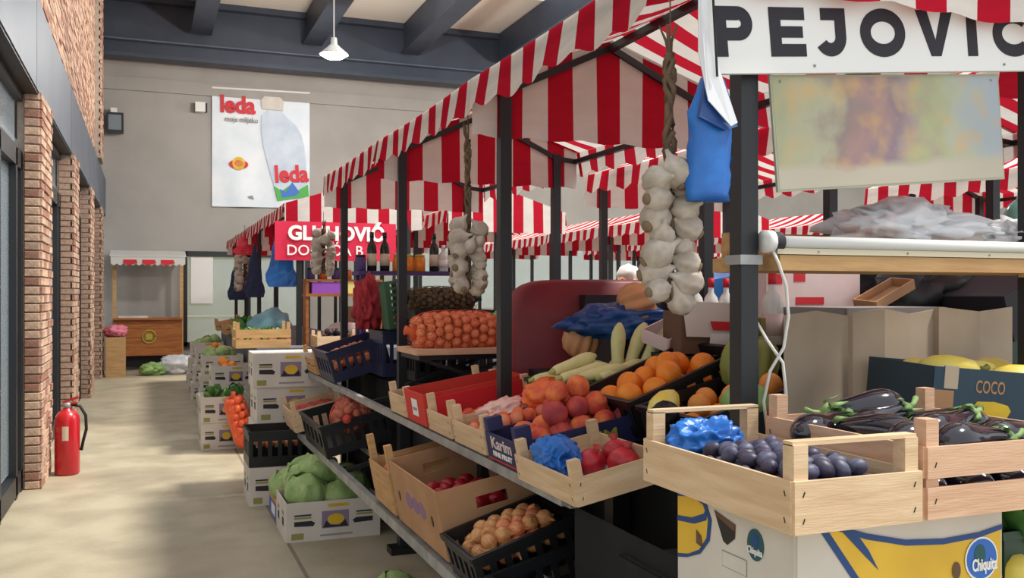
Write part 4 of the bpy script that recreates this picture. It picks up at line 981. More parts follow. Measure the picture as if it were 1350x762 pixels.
sack('reddish mesh sack of potatoes in the black crate on the lower shelf', .42, .105, Mx @ TRS((.02, -.18, .19), (0, 0, 1.3)), 'potato', 'net_red', .034, seed=4)
Mx = tilt(1.0, 7.1, .54, .4, 13)
wood_crate('wooden_crate', 'wooden crate at the far end of the lower shelf', .4, .5, .16, Mx, .22, 'wood_pale', None, 1)
heap(Mx, .34, .44, .05, .04, 1, [('peach_b', None)], 'dark red fruit at the far end of the lower shelf', 'fruit', 'fruit at the end of the lower shelf')

# ---------------------------------------------------------------- second tier on the black tables
Mx = TRS((1.78, 3.62, 1.003), (0, -.12, .05)); Mx = TRS((1.82, 3.58, 1.01), (0, -.1, 0))
plastic_crate('dark green plastic crate of pale zucchini behind the peaches', .5, .42, .2, Mx, 'green_plastic')
MB().bx(0, 0.001, 0, .001, 0, .001)
for k, (x, y, z, ry, rz) in enumerate(((-.16, -.1, .27, -.12, .35), (-.14, -.15, .235, -.06, .2), (-.08, -.17, .22, -.05, -.05), (.02, -.17, .225, -.12, .25), (-.1, .0, .2, 0, .3), (.1, .0, .2, 0, 1.2), (-.15, .1, .2, 0, .1), (0, .12, .2, 0, .4), (.14, .1, .21, 0, .9))):
    spawn('zucchini', b_zuc, Mx @ TRS((x, y, z), (rnd(1), ry, rz), 1.0), ('topmost lying zucchini at the left of the dark green crate', 'zucchini just under the topmost one at the left of the crate', 'front zucchini pointing at the oranges in the dark green crate')[k] if k < 3 else 'pale yellow-green zucchini lying in the dark green crate', 'zucchini', 'zucchini lying in the crate')
for k, (x, y, z, ry) in enumerate(((.07, -.06, .28, -1.45), (.15, -.06, .28, -1.1), (.2, -.1, .26, -.95))):
    spawn('zucchini', b_zuc, Mx @ TRS((x, y, z), (0, ry, 0), 1.0), ('straight pale zucchini standing upright, leftmost of three', 'middle one of three zucchini standing against the blue bag', 'right, most leaning one of three zucchini standing upright')[k], 'zucchini', 'zucchini standing upright')
for x in (-.15, 0, .15):
    for y in (-.08, .06): spawn('zucchini', b_zuc, Mx @ TRS((x*.7, y, .1), (0, 0, .2)), 'pale yellow-green zucchini lying in the dark green crate', 'zucchini', 'zucchini lying in the crate')
spawn('pumpkin_t', b_pumpkin('pumpkin_tan'), TRS((1.88, 3.93, 1.33), (.3, .2, 0), (.85, .85, 1.15)), 'smooth tan melon behind the zucchini crate', 'melon')
Mx = TRS((1.86, 3.1, 1.13), (0, -.36, 0))
plastic_crate('black plastic crate of oranges tilted behind the peaches', .5, .4, .14, Mx)
for x, y, z in ((-.19, -.08, .12), (-.1, -.12, .11), (-.13, .02, .13), (-.02, -.1, .14), (.03, -.02, .15), (-.05, .04, .12), (.1, .04, .12), (-.2, .06, .1), (.04, .1, .12), (.15, -.06, .1)):
    spawn('orange', ballmesh('orange', 'orange_peel', (.05, .05, .047), 20, 12), Mx @ TRS((x, y, z), rot3()), 'bright orange in the tilted black crate', 'orange', 'oranges in the tilted crate')
for x in (-.15, -.05, .05, .15):
    for y in (-.12, 0, .12): spawn('orange', None, Mx @ TRS((x, y, .058), rot3()), 'bright orange in the tilted black crate', 'orange', 'oranges in the tilted crate')
Mx = TRS((1.86, 2.66, 1.1), (0, -.25, 0))
plastic_crate('black plastic crate of yellow fruit left of the nearest post', .5, .38, .13, Mx)
for x, y, z in ((-.02, -.04, .12), (.06, .02, .12), (-.1, .05, .1), (.12, -.06, .12), (-.04, .1, .1)):
    spawn('apricot', ballmesh('apricot', mat('apricot', (240, 168, 60), .5, (232, 150, 80), 14), (.04, .04, .037), 18, 11), Mx @ TRS((x, y, z), rot3()), 'yellow-orange fruit in the black crate by the post', 'fruit', 'yellow fruit by the post')
for x in (-.16, -.05, .06, .17):
    for y in (-.1, .02, .12): spawn('apricot', None, Mx @ TRS((x, y, .055), rot3()), 'yellow-orange fruit in the black crate by the post', 'fruit', 'yellow fruit by the post')
o = crumple('cabbage_half', 'leaf_pale', (.075, .06, .05), 41, None, 3, .2, 2); o.location = (1.72, 2.42, 1.225); tag(o, 'pale green cut cabbage left of the nearest post', 'cabbage')
spawn('squash', b_squash, TRS((1.55, 2.62, 1.19), (1.2, 0, 2.2), .8), 'yellow squash partly in a dark bag by the peaches', 'squash')
o = crumple('plastic_bag', 'black_plastic', (.045, .04, .04), 43, None, 3, .3, 2); o.location = (1.52, 2.57, 1.17); tag(o, 'small dark bag wrapped round the yellow squash', 'bag')
# stacked behind: dark base crates, carton, bottles, blue bag, pumpkin
plastic_crate('black base crate under the open brown carton', .5, .36, .3, TRS((2.25, 3.34, 1.003)))
t = carton('open brown carton with a white flap and red sticker', .3, .2, .17, TRS((2.14, 3.28, 1.31), (0, 0, -.15)), 'kraft_dark')
MB().slab([(-.14, -.12, .07), (.12, -.12, .06), (.1, -.1, .2), (-.15, -.1, .21)], (0, 1, 0), .004).build('white_flap', 'carton_white', t)
MB().slab([(-.03, -.123, .095), (.1, -.123, .09), (.1, -.12, .125), (-.04, -.12, .13)], (0, 1, 0), .002).build('red_sticker', 'print_red', t)
MB().slab([(-.05, -.125, -.01), (.05, -.125, -.015), (.04, -.123, .08), (-.04, -.123, .08)], (0, 1, 0), .002).build('price_tag', 'paper_white', t)
plastic_crate('black base crate under the red-capped bottles', .5, .36, .34, TRS((2.3, 3.72, 1.003)))
BW = bottle('bottle_clear', 'print_red', 'print_red', .27, .036, .012)
for k, x in enumerate((2.29, 2.37, 2.45)): spawn('bottle_red', BW, TRS((x, 3.60, 1.345), (0, 0, k)), 'clear bottle with a red cap left of the nearest post', 'bottle', 'red-capped bottles')
o = crumple('plastic_bag', 'bag_blue_dark', (.27, .14, .085), 51, None, 4, .45, 1.9); o.location = (2.06, 3.86, 1.41); tag(o, 'dark blue plastic bag spread under the ribbed pumpkin', 'bag')
spawn('pumpkin_t', None, TRS((2.12, 3.84, 1.50), (.3, 1.35, 0), (1.0, 1.0, 1.25)), 'ribbed tan pumpkin resting on the dark blue bag', 'pumpkin')
t = carton('small red and white tray propped by the blue bag', .22, .14, .06, TRS((2.06, 3.42, 1.36), (.3, -.3, .3)), 'foam_pink', name='fruit_tray')
MB().bx(-.112, .112, -.075, -.072, 0, .022).build('red_edge', 'print_red', t)
t = carton('blue and white carton behind the red-capped bottles', .4, .3, .22, TRS((2.8, 4.2, 1.42), (0, -.15, .1)), mat('carton_blue', (30, 110, 186), .5).name, lid=True)
t = plastic_crate('black crate stack under the blue carton', .5, .4, .4, TRS((2.8, 4.2, 1.0)))
# dark red padded seat
t = thing('padded_seat', 'dark red padded seat back with a black cushion behind the zucchini', 'seat', (2.2, 4.42, 1.003))
mb = MB(); n = 30
prof = []
for k in range(n+1):
    w = math.pi*k/n; c, s = math.cos(w), math.sin(w); prof.append((.5*(abs(c)**.35)*(1 if c > 0 else -1), .62*(abs(s)**.28)))
m2 = 8
for i, (x, z) in enumerate(prof):
    for j in range(m2):
        a = 2*math.pi*j/m2; k = 1-.06*(1-math.cos(a)*1)*.5; mb.v.append((x*(1-.05*(math.sin(a) < -.5)), .07*math.sin(a)*1.2, z*(1-.04*abs(math.sin(a)))*(1 if math.cos(a) > -.2 else .0+.94)))
mbx = MB(); N = len(prof)
mbx.v = [(x*.97, -.09, z*.97) for x, z in prof]+[(x, -.06, z) for x, z in prof]+[(x, .06, z) for x, z in prof]+[(x*.97, .09, z*.97) for x, z in prof]
for l in range(3):
    for i in range(N-1): mbx.f.append((l*N+i, l*N+i+1, (l+1)*N+i+1, (l+1)*N+i))
mbx.f += [tuple(range(N))[::-1], tuple(range(3*N, 4*N))]
mbx.build('seat_shell', 'red_vinyl', t, True)
MB().box((.17, -.12, .36), (.62, .08, .36)).build('cushion', 'black_vinyl', t)
MB().bx(-.42, .42, -.3, .05, .0, .17).build('seat_pad', 'black_vinyl', t)
# onion sack on a board, crates behind it
t = thing('folding_stand', 'tan board on a dark folding stand under the orange onion sack', 'stand', (1.68, 5.2, 1.003))
MB().bx(-.3, .33, -.22, .22, .205, .235).build('board', 'wood_pink', t); MB().bx(-.28, .31, -.2, .2, .175, .205).build('frame', 'black_plastic', t)
for s in (-1, 1): MB().bar((-.26, s*.18, 0), (.28, s*.18, .18), .02).build('leg', 'post_paint', t); MB().bar((.28, s*.17, 0), (-.26, s*.17, .18), .02).build('leg', 'post_paint', t)
sack('orange net sack of onions on the tan board', .52, .125, TRS((1.68, 5.2, 1.325)), 'sack_onion', 'net_orange', .028, seed=2)
plastic_crate('black crate stacked under the walnut crate, lower', .5, .36, .22, TRS((1.8, 5.78, 1.003)), group=None)
plastic_crate('black crate stacked under the walnut crate, upper', .5, .36, .22, TRS((1.8, 5.78, 1.226)))
Mx = TRS((1.76, 5.78, 1.447))
sack('dark net sack of walnuts above the orange onion sack', .44, .085, TRS((1.74, 5.72, 1.51)), 'walnut', 'green_plastic', .02, seed=6)
t = carton('pale brown carton between the onion sack and second post', .16, .2, .2, TRS((2.12, 5.2, 1.003)), 'kraft', lid=True)
plastic_crate('upright dark green crate left of the walnuts', .3, .16, .12, TRS((1.44, 6.0, 1.47), (0, 1.45, 0)), mat('crate_green', (44, 92, 62), .5).name)
o = crumple('cloth_bundle', mat('cloth_red', (166, 40, 48), .8, (140, 30, 44), 8).name, (.09, .12, .19), 63, None, 4, .5, 2.6); o.location = (1.4, 6.3, 1.46); tag(o, 'red cloth bundle beside the upright green crate', 'cloth')
plastic_crate('navy crate under the upright green crate', .36, .4, .3, TRS((1.62, 6.2, 1.003)), 'navy_plastic')
# purple shelf of bottles
t = thing('bottle_shelf', 'purple shelf carrying bottles and honey jars', 'shelf', (1.88, 7.0, 0))
MB().bx(-.42, .46, -.13, .13, 1.69, 1.72).build('shelf_board', 'shelf_purple', t)
for x in (-.38, .42):
    MB().bx(x-.02, x+.02, -.1, -.06, 1.0, 1.69).build('leg', 'shelf_purple', t); MB().bx(x-.02, x+.02, .06, .1, 1.0, 1.69).build('leg', 'shelf_purple', t)
MB().bx(-.38, .42, -.12, .12, 1.4, 1.42).build('shelf_board', 'shelf_purple', t)
WB = bottle('bottle_green', 'label_cream', 'bottle_green')
for x, l in ((1.58, 'dark wine bottle, left one of the pair on the purple shelf'), (1.68, 'dark wine bottle, right one of the pair on the purple shelf'), (2.07, 'dark wine bottle right of the honey jars'), (2.22, 'dark wine bottle at the right end of the purple shelf')): spawn('bottle_wine', WB, TRS((x, 6.97, 1.721)), l, 'bottle', 'wine bottles')
for k, x in enumerate((1.78, 1.86, 1.95)): spawn('jar_h', jar('honey', 'label_gold'), TRS((x, 6.95, 1.721), (0, 0, 0), (1, 1, 1.05)), 'amber honey jar on the purple shelf', 'jar', 'honey jars')
spawn('jar_d', jar('shelf_purple', 'print_dark'), TRS((1.49, 6.95, 1.721)), 'dark purple jar at the left end of the purple shelf', 'jar')
spawn('bottle_w', bottle('bottle_clear', 'paper_white', 'white_metal', .2), TRS((2.14, 6.95, 1.721)), 'white bottle between dark wine bottles on the purple shelf', 'bottle')
for x, l in ((1.6, 'left yellow card box under the purple shelf'), (2.1, 'right yellow card box under the purple shelf')):
    carton(l, .16, .14, .13, TRS((x, 6.98, 1.421)), 'yellow_card', lid=True)
for k, x in enumerate((1.8, 1.88, 1.96)): spawn('jar_h2', jar('honey_dark', 'white_metal'), TRS((x, 6.95, 1.421)), 'amber jar on the lower purple shelf', 'jar', 'jars on the lower purple shelf')
# ---------------------------------------------------------------- cartons on the aisle floor
def fruit_box(label, L, W, H, M, lid=True, group=None, detail=True):
    t = carton(label, L, W, H, M, 'carton_white', group=group, lid=lid, name='fruit_box')
    q = lambda f, pts, m, lay=1, nm='print': onface(t, f, L, W, pts, m, lay, nm)
    q('front', rect(-.13*L, .16*L, .3*H, .74*H), 'print_purple', 1, 'logo_print'); q('front', ell(.02*L, .52*H, .09*L, .14*H, 16), 'print_yellow', 2, 'logo_print')
    q('front', [(-.12*L, .32*H), (-.08*L, .5*H), (-.04*L, .38*H), (.06*L, .36*H), (.12*L, .5*H), (.15*L, .32*H)], 'print_dark', 3, 'logo_print')
    for s in (-1, 1):
        q('front', [(s*.42*L, .4*H), (s*.22*L, .38*H), (s*.2*L, .46*H), (s*.24*L, .52*H), (s*.42*L, .52*H)], 'print_dark', 1, 'hand_hole'); q('front', rect(min(s*.24*L, s*.42*L), max(s*.24*L, s*.42*L), .58*H, .63*H), 'print_olive', 1, 'stripe_print')
        q('front', rect(min(s*.24*L, s*.42*L), max(s*.24*L, s*.42*L), .65*H, .69*H), 'print_dark', 1, 'stripe_print')
    q('front', rect(-.15*L, .2*L, .1*H, .15*H), 'print_grey', 1, 'text_print'); q('front', rect(-.45*L, -.32*L, .06*H, .22*H), 'print_olive', 1, 'stamp_print'); q('front', rect(-.06*L, .16*L, .84*H, .92*H), 'print_yellow', 1, 'stripe_print')
    for a in (-.25, .2): q('left', [(a*W-.03, .35*H), (a*W+.04, .33*H), (a*W+.04, .55*H), (a*W-.03, .55*H)], 'print_dark', 1, 'hand_hole'); q('left', rect(a*W-.03, a*W+.04, .62*H, .72*H), 'print_olive', 1, 'stripe_print')
    return t
M = TRS((1.095, 6.13, 0)); fruit_box('open white fruit box of cabbages on the floor', .59, .46, .245, M, lid=False)
t = carton('orange and blue fruit box behind the cabbage box', .56, .44, .245, TRS((1.09, 6.6, 0)), mat('carton_orange', (222, 136, 66), .7).name, name='fruit_box')
onface(t, 'left', .56, .44, rect(-.215, .215, .01, .12), 'print_bright_blue', 1, 'print'); onface(t, 'left', .56, .44, rect(-.1, .1, .03, .1), 'print_white', 2, 'print')
CB = 'large green cabbage heaped in the white floor box'
for ci, (x, y, z, s, w) in enumerate(((-.15, -.075, .29, 1.1, .2), (.06, -.085, .25, 1.0, 1.3), (.15, .04, .31, .95, 2.1), (-.04, .09, .40, 1.08, 2.9), (.165, -.09, .19, .9, .5), (-.15, .14, .33, 1.0, 4), (.0, .1, .2, 1.0, 3.3), (.2, .16, .24, 1.0, 2.2), (-.2, .36, .26, 1.05, 1.0), (.0, .42, .3, 1.05, .4), (.2, .42, .26, 1.0, 1.8), (-.1, .26, .36, 1.05, 1.4))):
    spawn('cabbage', b_cabbage, TRS((1.095+x, 6.13+y, z-.02), (.4*math.sin(w*3), .4*math.cos(w*5), w), s), (['leftmost front cabbage in the white floor box', 'middle front cabbage in the white floor box', 'cabbage under the silver rail at the right of the floor box', 'topmost cabbage of the floor box heap', 'small cabbage in the right front corner of the floor box', 'cabbage hanging over the left rim of the floor box']+[CB]*20)[ci], 'cabbage', 'cabbages in the floor box')
spawn('cabbage', b_cabbage, TRS((1.14, 4.5, .085), (.2, .1, 1), .85), 'pale green cabbage alone on the floor under the brown carton', 'cabbage')
fruit_box('white fruit box at the bottom of the stack behind the cabbages', .5, .42, .28, TRS((.94, 7.22, 0)))
M = TRS((.94, 7.22, .283)); plastic_crate('black plastic crate on a white box behind the cabbages', .5, .42, .26, M)
heap(M, .44, .36, .12, .035, 1, [('onion_r', b_onion('onion_red')), ('onion_y', b_onion())], 'onion in the black crate behind the cabbages', 'onion', 'onions behind the cabbages')
for k, n in enumerate(('bottom', 'second', 'third', 'topmost')): fruit_box('white fruit box with yellow logo, %s of the tall aisle stack' % n, .56, .42, .268, TRS((1.06+.012*(-1)**k, 7.72+.01*(-1)**k, .271*k), (0, 0, .02*(-1)**k)))
# island two, aisle side
fruit_box('lower white box beside the orange onion sack', .46, .5, .26, TRS((.72, 9.95, 0)))
M = TRS((.72, 9.95, .263)); fruit_box('upper open white box of greens beside the orange onion sack', .46, .5, .26, M, lid=False)
for x, y in ((-.12, -.12), (.08, -.14), (-.05, .06), (.12, .08)): greens('green leafy bunch in the white box by the orange sack', 8, M @ TRS((x, y, .2)), grp='greens in the white floor box')
sack('orange net sack of onions hanging over the floor boxes', .5, .11, TRS((.84, 9.46, .3), (0, 1.3, 0)), 'net_bag_orange', 'net_orange', .036, seed=9)
for j, (y, lb) in enumerate(((11.2, 'nearer'), (13.0, 'middle'), (14.8, 'farther'), (16.4, 'farthest'))):
    table('%s grey-draped table of the far aisle row' % lb, 1.2, 2.5, y-1.4 if j == 0 else y-(.88 if j < 3 else .68), y+.88 if j < 3 else y+.6, .98, skirt='cloth_grey')
    for k in range(3):
        M = TRS((.84+.03*k, y-.3+.02*k, .252*k))
        fruit_box('white fruit box, %s of the %s stack by the far tables' % (('bottom', 'middle', 'top')[k], lb), .5, .42, .25, M, lid=k < 2, detail=False)
    for i in range(5): spawn('cabbage' if j % 2 else 'orange', b_cabbage if j % 2 else None, M @ TRS((rnd(.14), rnd(.12), .2+.02*i), rot3(), .8 if j % 2 else 1), ('green cabbage in the top box of the %s far stack' if j % 2 else 'orange in the top box of the %s far stack') % lb, 'cabbage' if j % 2 else 'orange', 'produce in the %s far stack' % lb)
    M = tilt(1.1, y+.3, .92, .4, 10)
    wood_crate('wooden_crate', 'tan wooden crate on the %s far table edge' % lb, .4, .5, .14, M, .2, 'wood_tan', None, 2, staples=False)
    heap(M, .34, .42, .05, .04, 1, [('apricot' if j % 2 else 'peach_a', None)], 'round fruit in the tan crate on the %s far table' % lb, 'fruit', 'fruit on the %s far table' % lb)
M = TRS((1.05, 9.55, 1.02)); t = wood_crate('wooden_crate', 'orange-toned wooden crate of greens at the end of the far stall', .52, .4, .18, M, .25, 'wood_tan', None, 2)
for x, y in ((-.16, -.08), (0, -.06), (.15, -.1), (-.1, .08), (.08, .1)): greens('small green bunch in the orange-toned crate', 7, M @ TRS((x, y, .09), (0, 0, 0), .7), grp='greens in the orange-toned crate')
table('small grey table under the orange-toned crate', .98, 1.5, 9.3, 9.78, 1.018, skirt='cloth_grey')
M = TRS((1.7, 9.5, 1.02)); table('grey table under the pale crate of black fruit at the far stall', 1.51, 2.5, 9.3, 9.78, 1.0, skirt='cloth_grey')
wood_crate('wooden_crate', 'pale crate of dark fruit beside the orange-toned crate', .46, .4, .12, TRS((1.8, 9.55, 1.003)), .17, 'wood_pale')
heap(TRS((1.8, 9.55, 1.003)), .4, .34, .03, .04, 2, [('plumbig', ballmesh('plum', 'black_vinyl', (.04, .035, .035), 12, 8))], 'large black fruit in the pale crate of the far stall', 'fruit', 'black fruit in the far crate', .03)
# far shelf with purple and yellow boxes, bottles
t = thing('goods_shelf', 'brown shelf with purple and yellow boxes under the crimson banner', 'shelf', (1.95, 9.95, 0))
MB().bx(-.42, .4, -.12, .12, 1.52, 1.55).build('shelf_board', 'wood_orange', t)
MB().bx(-.42, .4, -.12, .12, 1.68, 1.7).build('shelf_board', 'wood_orange', t)
for x in (-.4, .38): MB().bx(x-.015, x+.015, -.1, .1, .98, 1.68).build('upright', 'wood_orange', t)
carton('bright purple box on the brown shelf', .3, .16, .12, TRS((1.75, 9.93, 1.551)), 'purple_card', lid=True)
carton('yellow box beside the bright purple box', .2, .16, .12, TRS((2.03, 9.93, 1.551)), 'yellow_card', lid=True)
carton('small yellow box at the end of the brown shelf', .14, .16, .11, TRS((2.22, 9.93, 1.551)), 'yellow_card', lid=True)
for k in range(6): spawn('jar_h2' if k % 2 else 'jar_d', None, TRS((1.6+.13*k, 9.93, 1.701)), 'amber jar on the brown far shelf' if k % 2 else 'dark jar on the brown far shelf', 'jar', 'amber jars on the far shelf' if k % 2 else 'dark jars on the far shelf')
o = crumple('plastic_bag', 'bag_teal', (.22, .16, .2), 71, None, 3, .35, 2); o.location = (1.22, 10.2, 1.17); tag(o, 'teal plastic bag on the far stall table', 'bag')
o = crumple('plastic_bag', 'foam_pink', (.3, .18, .12), 73, None, 3, .3, 2); o.location = (2.1, 10.3, 1.1); tag(o, 'pinkish bag heap behind the black fruit', 'bag')
greens('feathery green bunch on the far stall table', 14, TRS((1.0, 10.6, 1.05), (0, 0, 0), 1.6))
carton('purple box behind the teal bag', .24, .2, .14, TRS((1.3, 10.95, 1.0)), 'purple_card', lid=True)
def hang_bag(label, m, x, y, z0, z1, w):
    t = thing('hanging_bag', label, 'bag', (x, y, z0)); h = z1-z0; mb = MB(); n, mm = 10, 10
    for i in range(n):
        for j in range(mm+1):
            a = 2*math.pi*i/n; s = j/mm; r = w/2*(.75+.25*math.sin(3*s+1))*(1-.8*s**2)*(1+.15*math.sin(i*2.4+j*1.3))
            mb.v.append((r*math.cos(a), .5*r*math.sin(a), h*s))
    mb.f = [(i*(mm+1)+j, ((i+1) % n)*(mm+1)+j, ((i+1) % n)*(mm+1)+j+1, i*(mm+1)+j+1) for i in range(n) for j in range(mm)]+[tuple(i*(mm+1) for i in range(n))[::-1]]
    mb.build('bag_body', m, t); MB().tube([(0, 0, h*.95), (0, 0, h+.12)], .004, 5).build('string', 'rubber', t)
hang_bag('bright blue bag hanging at the near corner of the far stall', 'bag_blue', 1.3, 9.95, 1.62, 2.28, .3)
hang_bag('dark navy bag hanging past the bright blue bag', 'cloth_navy', 1.3, 12.6, 1.5, 2.2, .24)
hang_bag('small navy bag hanging at the far end of the aisle row', 'cloth_navy', 1.3, 15.2, 1.45, 2.1, .26)
hang_bag('red bag hanging from the farthest canopy eave', mat('bag_red', (214, 40, 60), .5).name, 1.28, 13.7, 2.1, 2.4, .3)
t = garlic('greyish garlic bunch hanging between the navy bags', (1.3, 13.9, 2.3), 1.55, 16, .06, 2.1, 12, 1.4)

# ---------------------------------------------------------------- second and third rows: tables, clothes, clutter
table('black-draped table in the second row near half', 3.3, 4.55, 1.3, 3.9, .95)
table('black-draped table in the second row far half', 3.3, 4.55, 4.0, 6.55, .95)
table('dark table under the hanging clothes', 6.0, 7.2, 3.0, 6.4, .9)
t = carton('large pinkish foam box with red marks behind the tube lamp', .5, .16, .27, TRS((2.46, 3.1, 1.366), (0, 0, .1)), 'foam_pink', lid=True, name='foam_box')
for x, z in ((-.2, .24), (-.08, .25)): onface(t, 'front', .5, .16, rect(x-.03, x+.03, z-.02, z+.02), 'print_red', 1, 'red_mark')
onface(t, 'front', .5, .16, rect(-.1, .05, .14, .17), 'print_red', 1, 'red_mark')
t = carton('grey carton behind the folded cardboard', .5, .3, .14, TRS((2.45, 2.72, 1.36), (0, 0, .1)), mat('carton_grey', (140, 136, 134), .8).name, lid=True)
plastic_crate('black base crate under the grey carton', .5, .3, .15, TRS((2.45, 2.72, 1.207)))
BC = bottle('bottle_clear', 'foam_pink', 'print_red', .26, .04, .013)
for x, l in ((2.02, 'left clear bottle with a red cap under the tube lamp'), (2.14, 'right clear bottle with a red cap under the tube lamp')): spawn('bottle_tube', BC, TRS((x, 2.85, 1.36)), l, 'bottle')
o = crumple('plastic_bag', mat('bag_black', (16, 16, 18), .5).name, (.3, .2, .22), 81, None, 4, .3, 1.8); o.location = (3.2, 3.3, 1.53); tag(o, 'large black plastic bag under the tube lamp', 'bag')
carton('olive carton beside the white cable', .22, .12, .1, TRS((2.19, 2.9, 1.36)), mat('carton_olive', (150, 144, 80), .8).name, lid=True)
t = carton('brown tray leaning at the right of the foam box', .26, .1, .04, TRS((2.78, 2.97, 1.53), (.1, -.35, .2)), 'kraft', name='fruit_tray')
t = carton('dark carton with white spots at the right edge', .4, .3, .2, TRS((3.5, 3.0, 1.42), (0, -.35, .1)), 'print_dark', lid=True)
for x, z in ((-.1, .1), (.0, .12), (.08, .08)): onface(t, 'front', .4, .3, ell(x, z, .035, .04, 14), 'print_white', 1, 'spot_print')
plastic_crate('green crate under the dark spotted carton', .5, .4, .42, TRS((3.45, 3.1, .953)), 'green_plastic')
for k, (x, y, a) in enumerate(((3.25, 3.2, 0), (2.46, 3.1, .2))): plastic_crate(('black base crate under the black bag', 'black base crate behind the foam box')[k], .5, .4, .36, TRS((x, y+.12*k, .953 if k == 0 else 1.003)))
# clothes on a rail under the third-row canopy
t = thing('clothes_rail', 'dark metal rail carrying hanging clothes at right', 'rail', (6.2, 3.2, 0))
MB().tube([(0, 0, 2.14), (0, 3.1, 2.14)], .015).build('bar', 'post_paint', t)
for y in (0, 3.1): MB().tube([(0, y, 0), (0, y, 2.14)], .018).build('upright', 'post_paint', t)
def garment(label, m, x, y, z, w=.5, h=.8):
    t = thing('hanging_garment', label, 'garment', (x, y, z)); mb = MB(); n = 18; lv = [(0, .08), (-.03, .16), (-.1, w/2), (-.3, w/2*.86), (-.6, w/2*.9), (-h, w/2)]
    for zz, hw in lv:
        for k in range(n):
            a = 2*math.pi*k/n; mb.v.append((.07*math.sin(a)*(1+.3*math.sin(k*3)), hw*math.cos(a), zz))
    mb.f = [(i*n+k, i*n+(k+1) % n, (i+1)*n+(k+1) % n, (i+1)*n+k) for i in range(len(lv)-1) for k in range(n)]+[tuple(range(n))]
    mb.build('body_cloth', m, t, True)
    for s in (-1, 1): MB().tube([(0, s*w*.42, -.1), (.01, s*w*.55, -.35), (.02, s*w*.56, -.62)], [.07, .055, .045], 10).build('sleeve', m, t, True)
    MB().tube([(0, 0, 0), (0, 0, .06)], .004, 5).build('hook', 'silver', t)
for k, (m, l) in enumerate((('cloth_dark', 'black hanging jacket nearest on the clothes rail'), ('cloth_grey', 'grey hanging jacket on the clothes rail'), ('cloth_mauve', 'mauve hanging jacket on the clothes rail'), ('cloth_navy', 'navy hanging jacket on the clothes rail'), ('cloth_dark', 'black hanging jacket farthest on the clothes rail'), ('cloth_purple', 'purple hanging jacket on the clothes rail'))):
    garment(l, m, 6.2, (3.5, 4.0, 4.5, 5.1, 5.6, 6.0)[k], 2.08)
# goods on the second row seen above the tube lamp
for k, (x, y, h) in enumerate(((3.45, 2.75, .34), (3.5, 3.0, .3), (3.42, 3.3, .36), (3.55, 3.6, .32))):
    pass
for k, (x, y, m, lb) in enumerate(((3.8, 4.6, 'yellow_card', 'cream carton stacked on the second-row table'), (3.8, 5.3, 'kraft', 'brown carton on the second-row table'), (3.7, 6.1, 'print_yellow', 'yellow carton on the far end of the second-row table'))):
    carton(lb, .5, .45, .6, TRS((x, y, .953)), m, lid=True)
o = crumple('cloth_heap', mat('cloth_cream', (220, 210, 178), .8, (196, 60, 60), 5).name, (.4, .35, .16), 91, None, 3, .4, 2); o.location = (3.8, 4.6, 1.68); tag(o, 'patterned cream cloth heap above the tube lamp', 'cloth')
spawn('bottle_tall', bottle(mat('bottle_teal', (90, 130, 120), .15).name, 'paper_white', 'print_dark', .36, .05, .016), TRS((2.2, 2.29, 1.651), (0, .25, 0), .6), 'leaning green bottle behind the clear bag on the plank', 'bottle')
spawn('bottle_tall', None, TRS((2.6, 2.25, 1.66), (0, .35, 0), .75), 'leaning green bottle at the right end of the plank', 'bottle')
# distant tables and cartons
q = random.Random(3)
for ri, (rn, a, b) in enumerate(rows):
    for k in range(4):
        o = ('first', 'second', 'third', 'last')[k]
        table('distant table under the %s stall of the %s far row' % (o, rn), a+.02, b-.02, A[k]+.1, A[k+1]-.1, .95, skirt='cloth_grey', group='distant tables')
        for j in range(2):
            carton('distant carton on the %s table of the %s far row' % (o, rn), .35, .4, q.uniform(.2, .4), TRS((a+.25+.5*j, A[k]+.5+q.uniform(0, .6), .952)), q.choice(('kraft', 'carton_white', 'yellow_card', 'carton_red', 'leaf_green')), lid=True, group='cartons on the %s table, %s far row' % (o, rn))

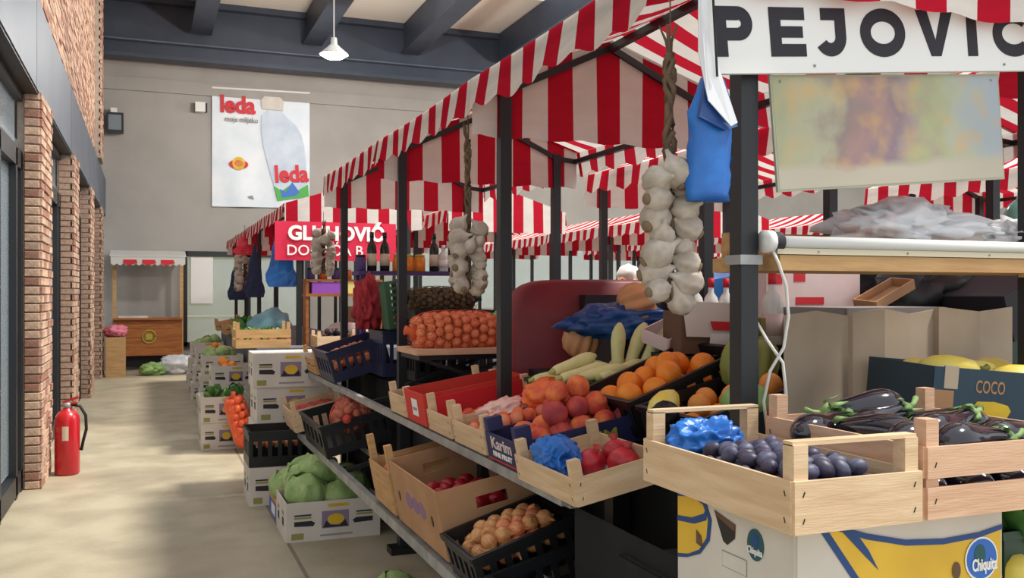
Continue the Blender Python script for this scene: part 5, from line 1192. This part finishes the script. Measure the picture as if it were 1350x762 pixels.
# ---------------------------------------------------------------- a customer beyond the red seat
def person():
    t = thing('person', 'person with white hair in a purple top beyond the dark red seat', 'person', (3.8, 7.05, 0), (0, 0, -1.2))
    J = {'pel': (0, 0, .95), 'sp': (0, 0, 1.15), 'ch': (0, .0, 1.35), 'nk': (0, 0, 1.49), 'hb': (0, -.01, 1.55), 'h1': (0, -.015, 1.64), 'h2': (0, -.01, 1.72)}
    E = [('pel', 'sp'), ('sp', 'ch'), ('ch', 'nk'), ('nk', 'hb'), ('hb', 'h1'), ('h1', 'h2')]
    R = {'pel': (.15, .11), 'sp': (.135, .1), 'ch': (.16, .11), 'nk': (.055, .055), 'hb': (.062, .07), 'h1': (.078, .095), 'h2': (.06, .075)}
    for s, n in ((-1, 'l'), (1, 'r')):
        J.update({n+'sh': (s*.18, 0, 1.40), n+'el': (s*.23, .03, 1.12), n+'wr': (s*.2, -.1, .92), n+'pa': (s*.19, -.13, .86), n+'hp': (s*.09, 0, .88), n+'kn': (s*.1, -.02, .5), n+'an': (s*.1, .02, .09), n+'to': (s*.11, -.13, .04)})
        E += [('ch', n+'sh'), (n+'sh', n+'el'), (n+'el', n+'wr'), (n+'wr', n+'pa'), ('pel', n+'hp'), (n+'hp', n+'kn'), (n+'kn', n+'an'), (n+'an', n+'to')]
        R.update({n+'sh': (.065,)*2, n+'el': (.047,)*2, n+'wr': (.03, .026), n+'pa': (.04, .02), n+'hp': (.1,)*2, n+'kn': (.062,)*2, n+'an': (.045,)*2, n+'to': (.045, .035)})
        for f in range(5):
            a = J[n+'pa']; dx = (f-2)*.016; nm = n+'f%d' % f; ln = (.05, .07, .075, .07, .055)[f]
            J[nm] = (a[0]+dx*1.2, a[1]-.02-(.02 if f == 0 else 0), a[2]-ln*.6); J[nm+'t'] = (a[0]+dx*1.3, a[1]-.03, a[2]-ln*1.2)
            E += [(n+'pa', nm), (nm, nm+'t')]; R[nm] = (.009,)*2; R[nm+'t'] = (.008,)*2
    ks = list(J); me = bpy.data.meshes.new('body'); me.from_pydata([J[k] for k in ks], [(ks.index(a), ks.index(b)) for a, b in E], [])
    o = bpy.data.objects.new('tmp_body', me); COL.objects.link(o); md = o.modifiers.new('skin', 'SKIN')
    for i, k in enumerate(ks): me.skin_vertices[0].data[i].radius = R[k]; me.skin_vertices[0].data[i].use_root = (k == 'pel')
    sb = o.modifiers.new('sub', 'SUBSURF'); sb.levels = 2
    dg = bpy.context.evaluated_depsgraph_get(); m2 = bpy.data.meshes.new_from_object(o.evaluated_get(dg)); bpy.data.objects.remove(o)
    m2.materials.clear()
    for k in ('skin', 'cloth_purple', 'cloth_dark'): m2.materials.append(MATS[k])
    for p in m2.polygons:
        c = p.center; p.use_smooth = True
        p.material_index = 2 if c.z < .92 and abs(c.x) < .18 and c.y > -.2 and not (c.z > .75 and abs(c.x) > .155) else (1 if .93 < c.z < 1.47 else 0)
    b = put('body', m2, t)
    hb = MB().ball((0, .02, 1.70), (.088, .105, .1), 18, 12, .15, 3); hb.v = [p for p in hb.v]; hb.v = [((x, max(y, -.055), z) if z < 1.7 else (x, y, z)) for x, y, z in hb.v]
    hb.build('hair', 'hair_white', t, True)
    MB().ball((0, -.112, 1.635), (.014, .022, .02), 10, 7).build('nose', 'skin', t, True); MB().bx(-.025, .025, -.102, -.092, 1.59, 1.598).build('mouth', 'peach_dark', t)
    for s in (-1, 1):
        MB().ball((s*.032, -.095, 1.665), (.012, .008, .008), 10, 7).build('eye', 'print_dark', t, True); MB().ball((s*.085, 0, 1.645), (.012, .024, .032), 10, 7).build('ear', 'skin', t, True)
person()

plastic_crate('black base crate under the teal carton', .5, .36, .15, TRS((2.36, 2.12, .83)))
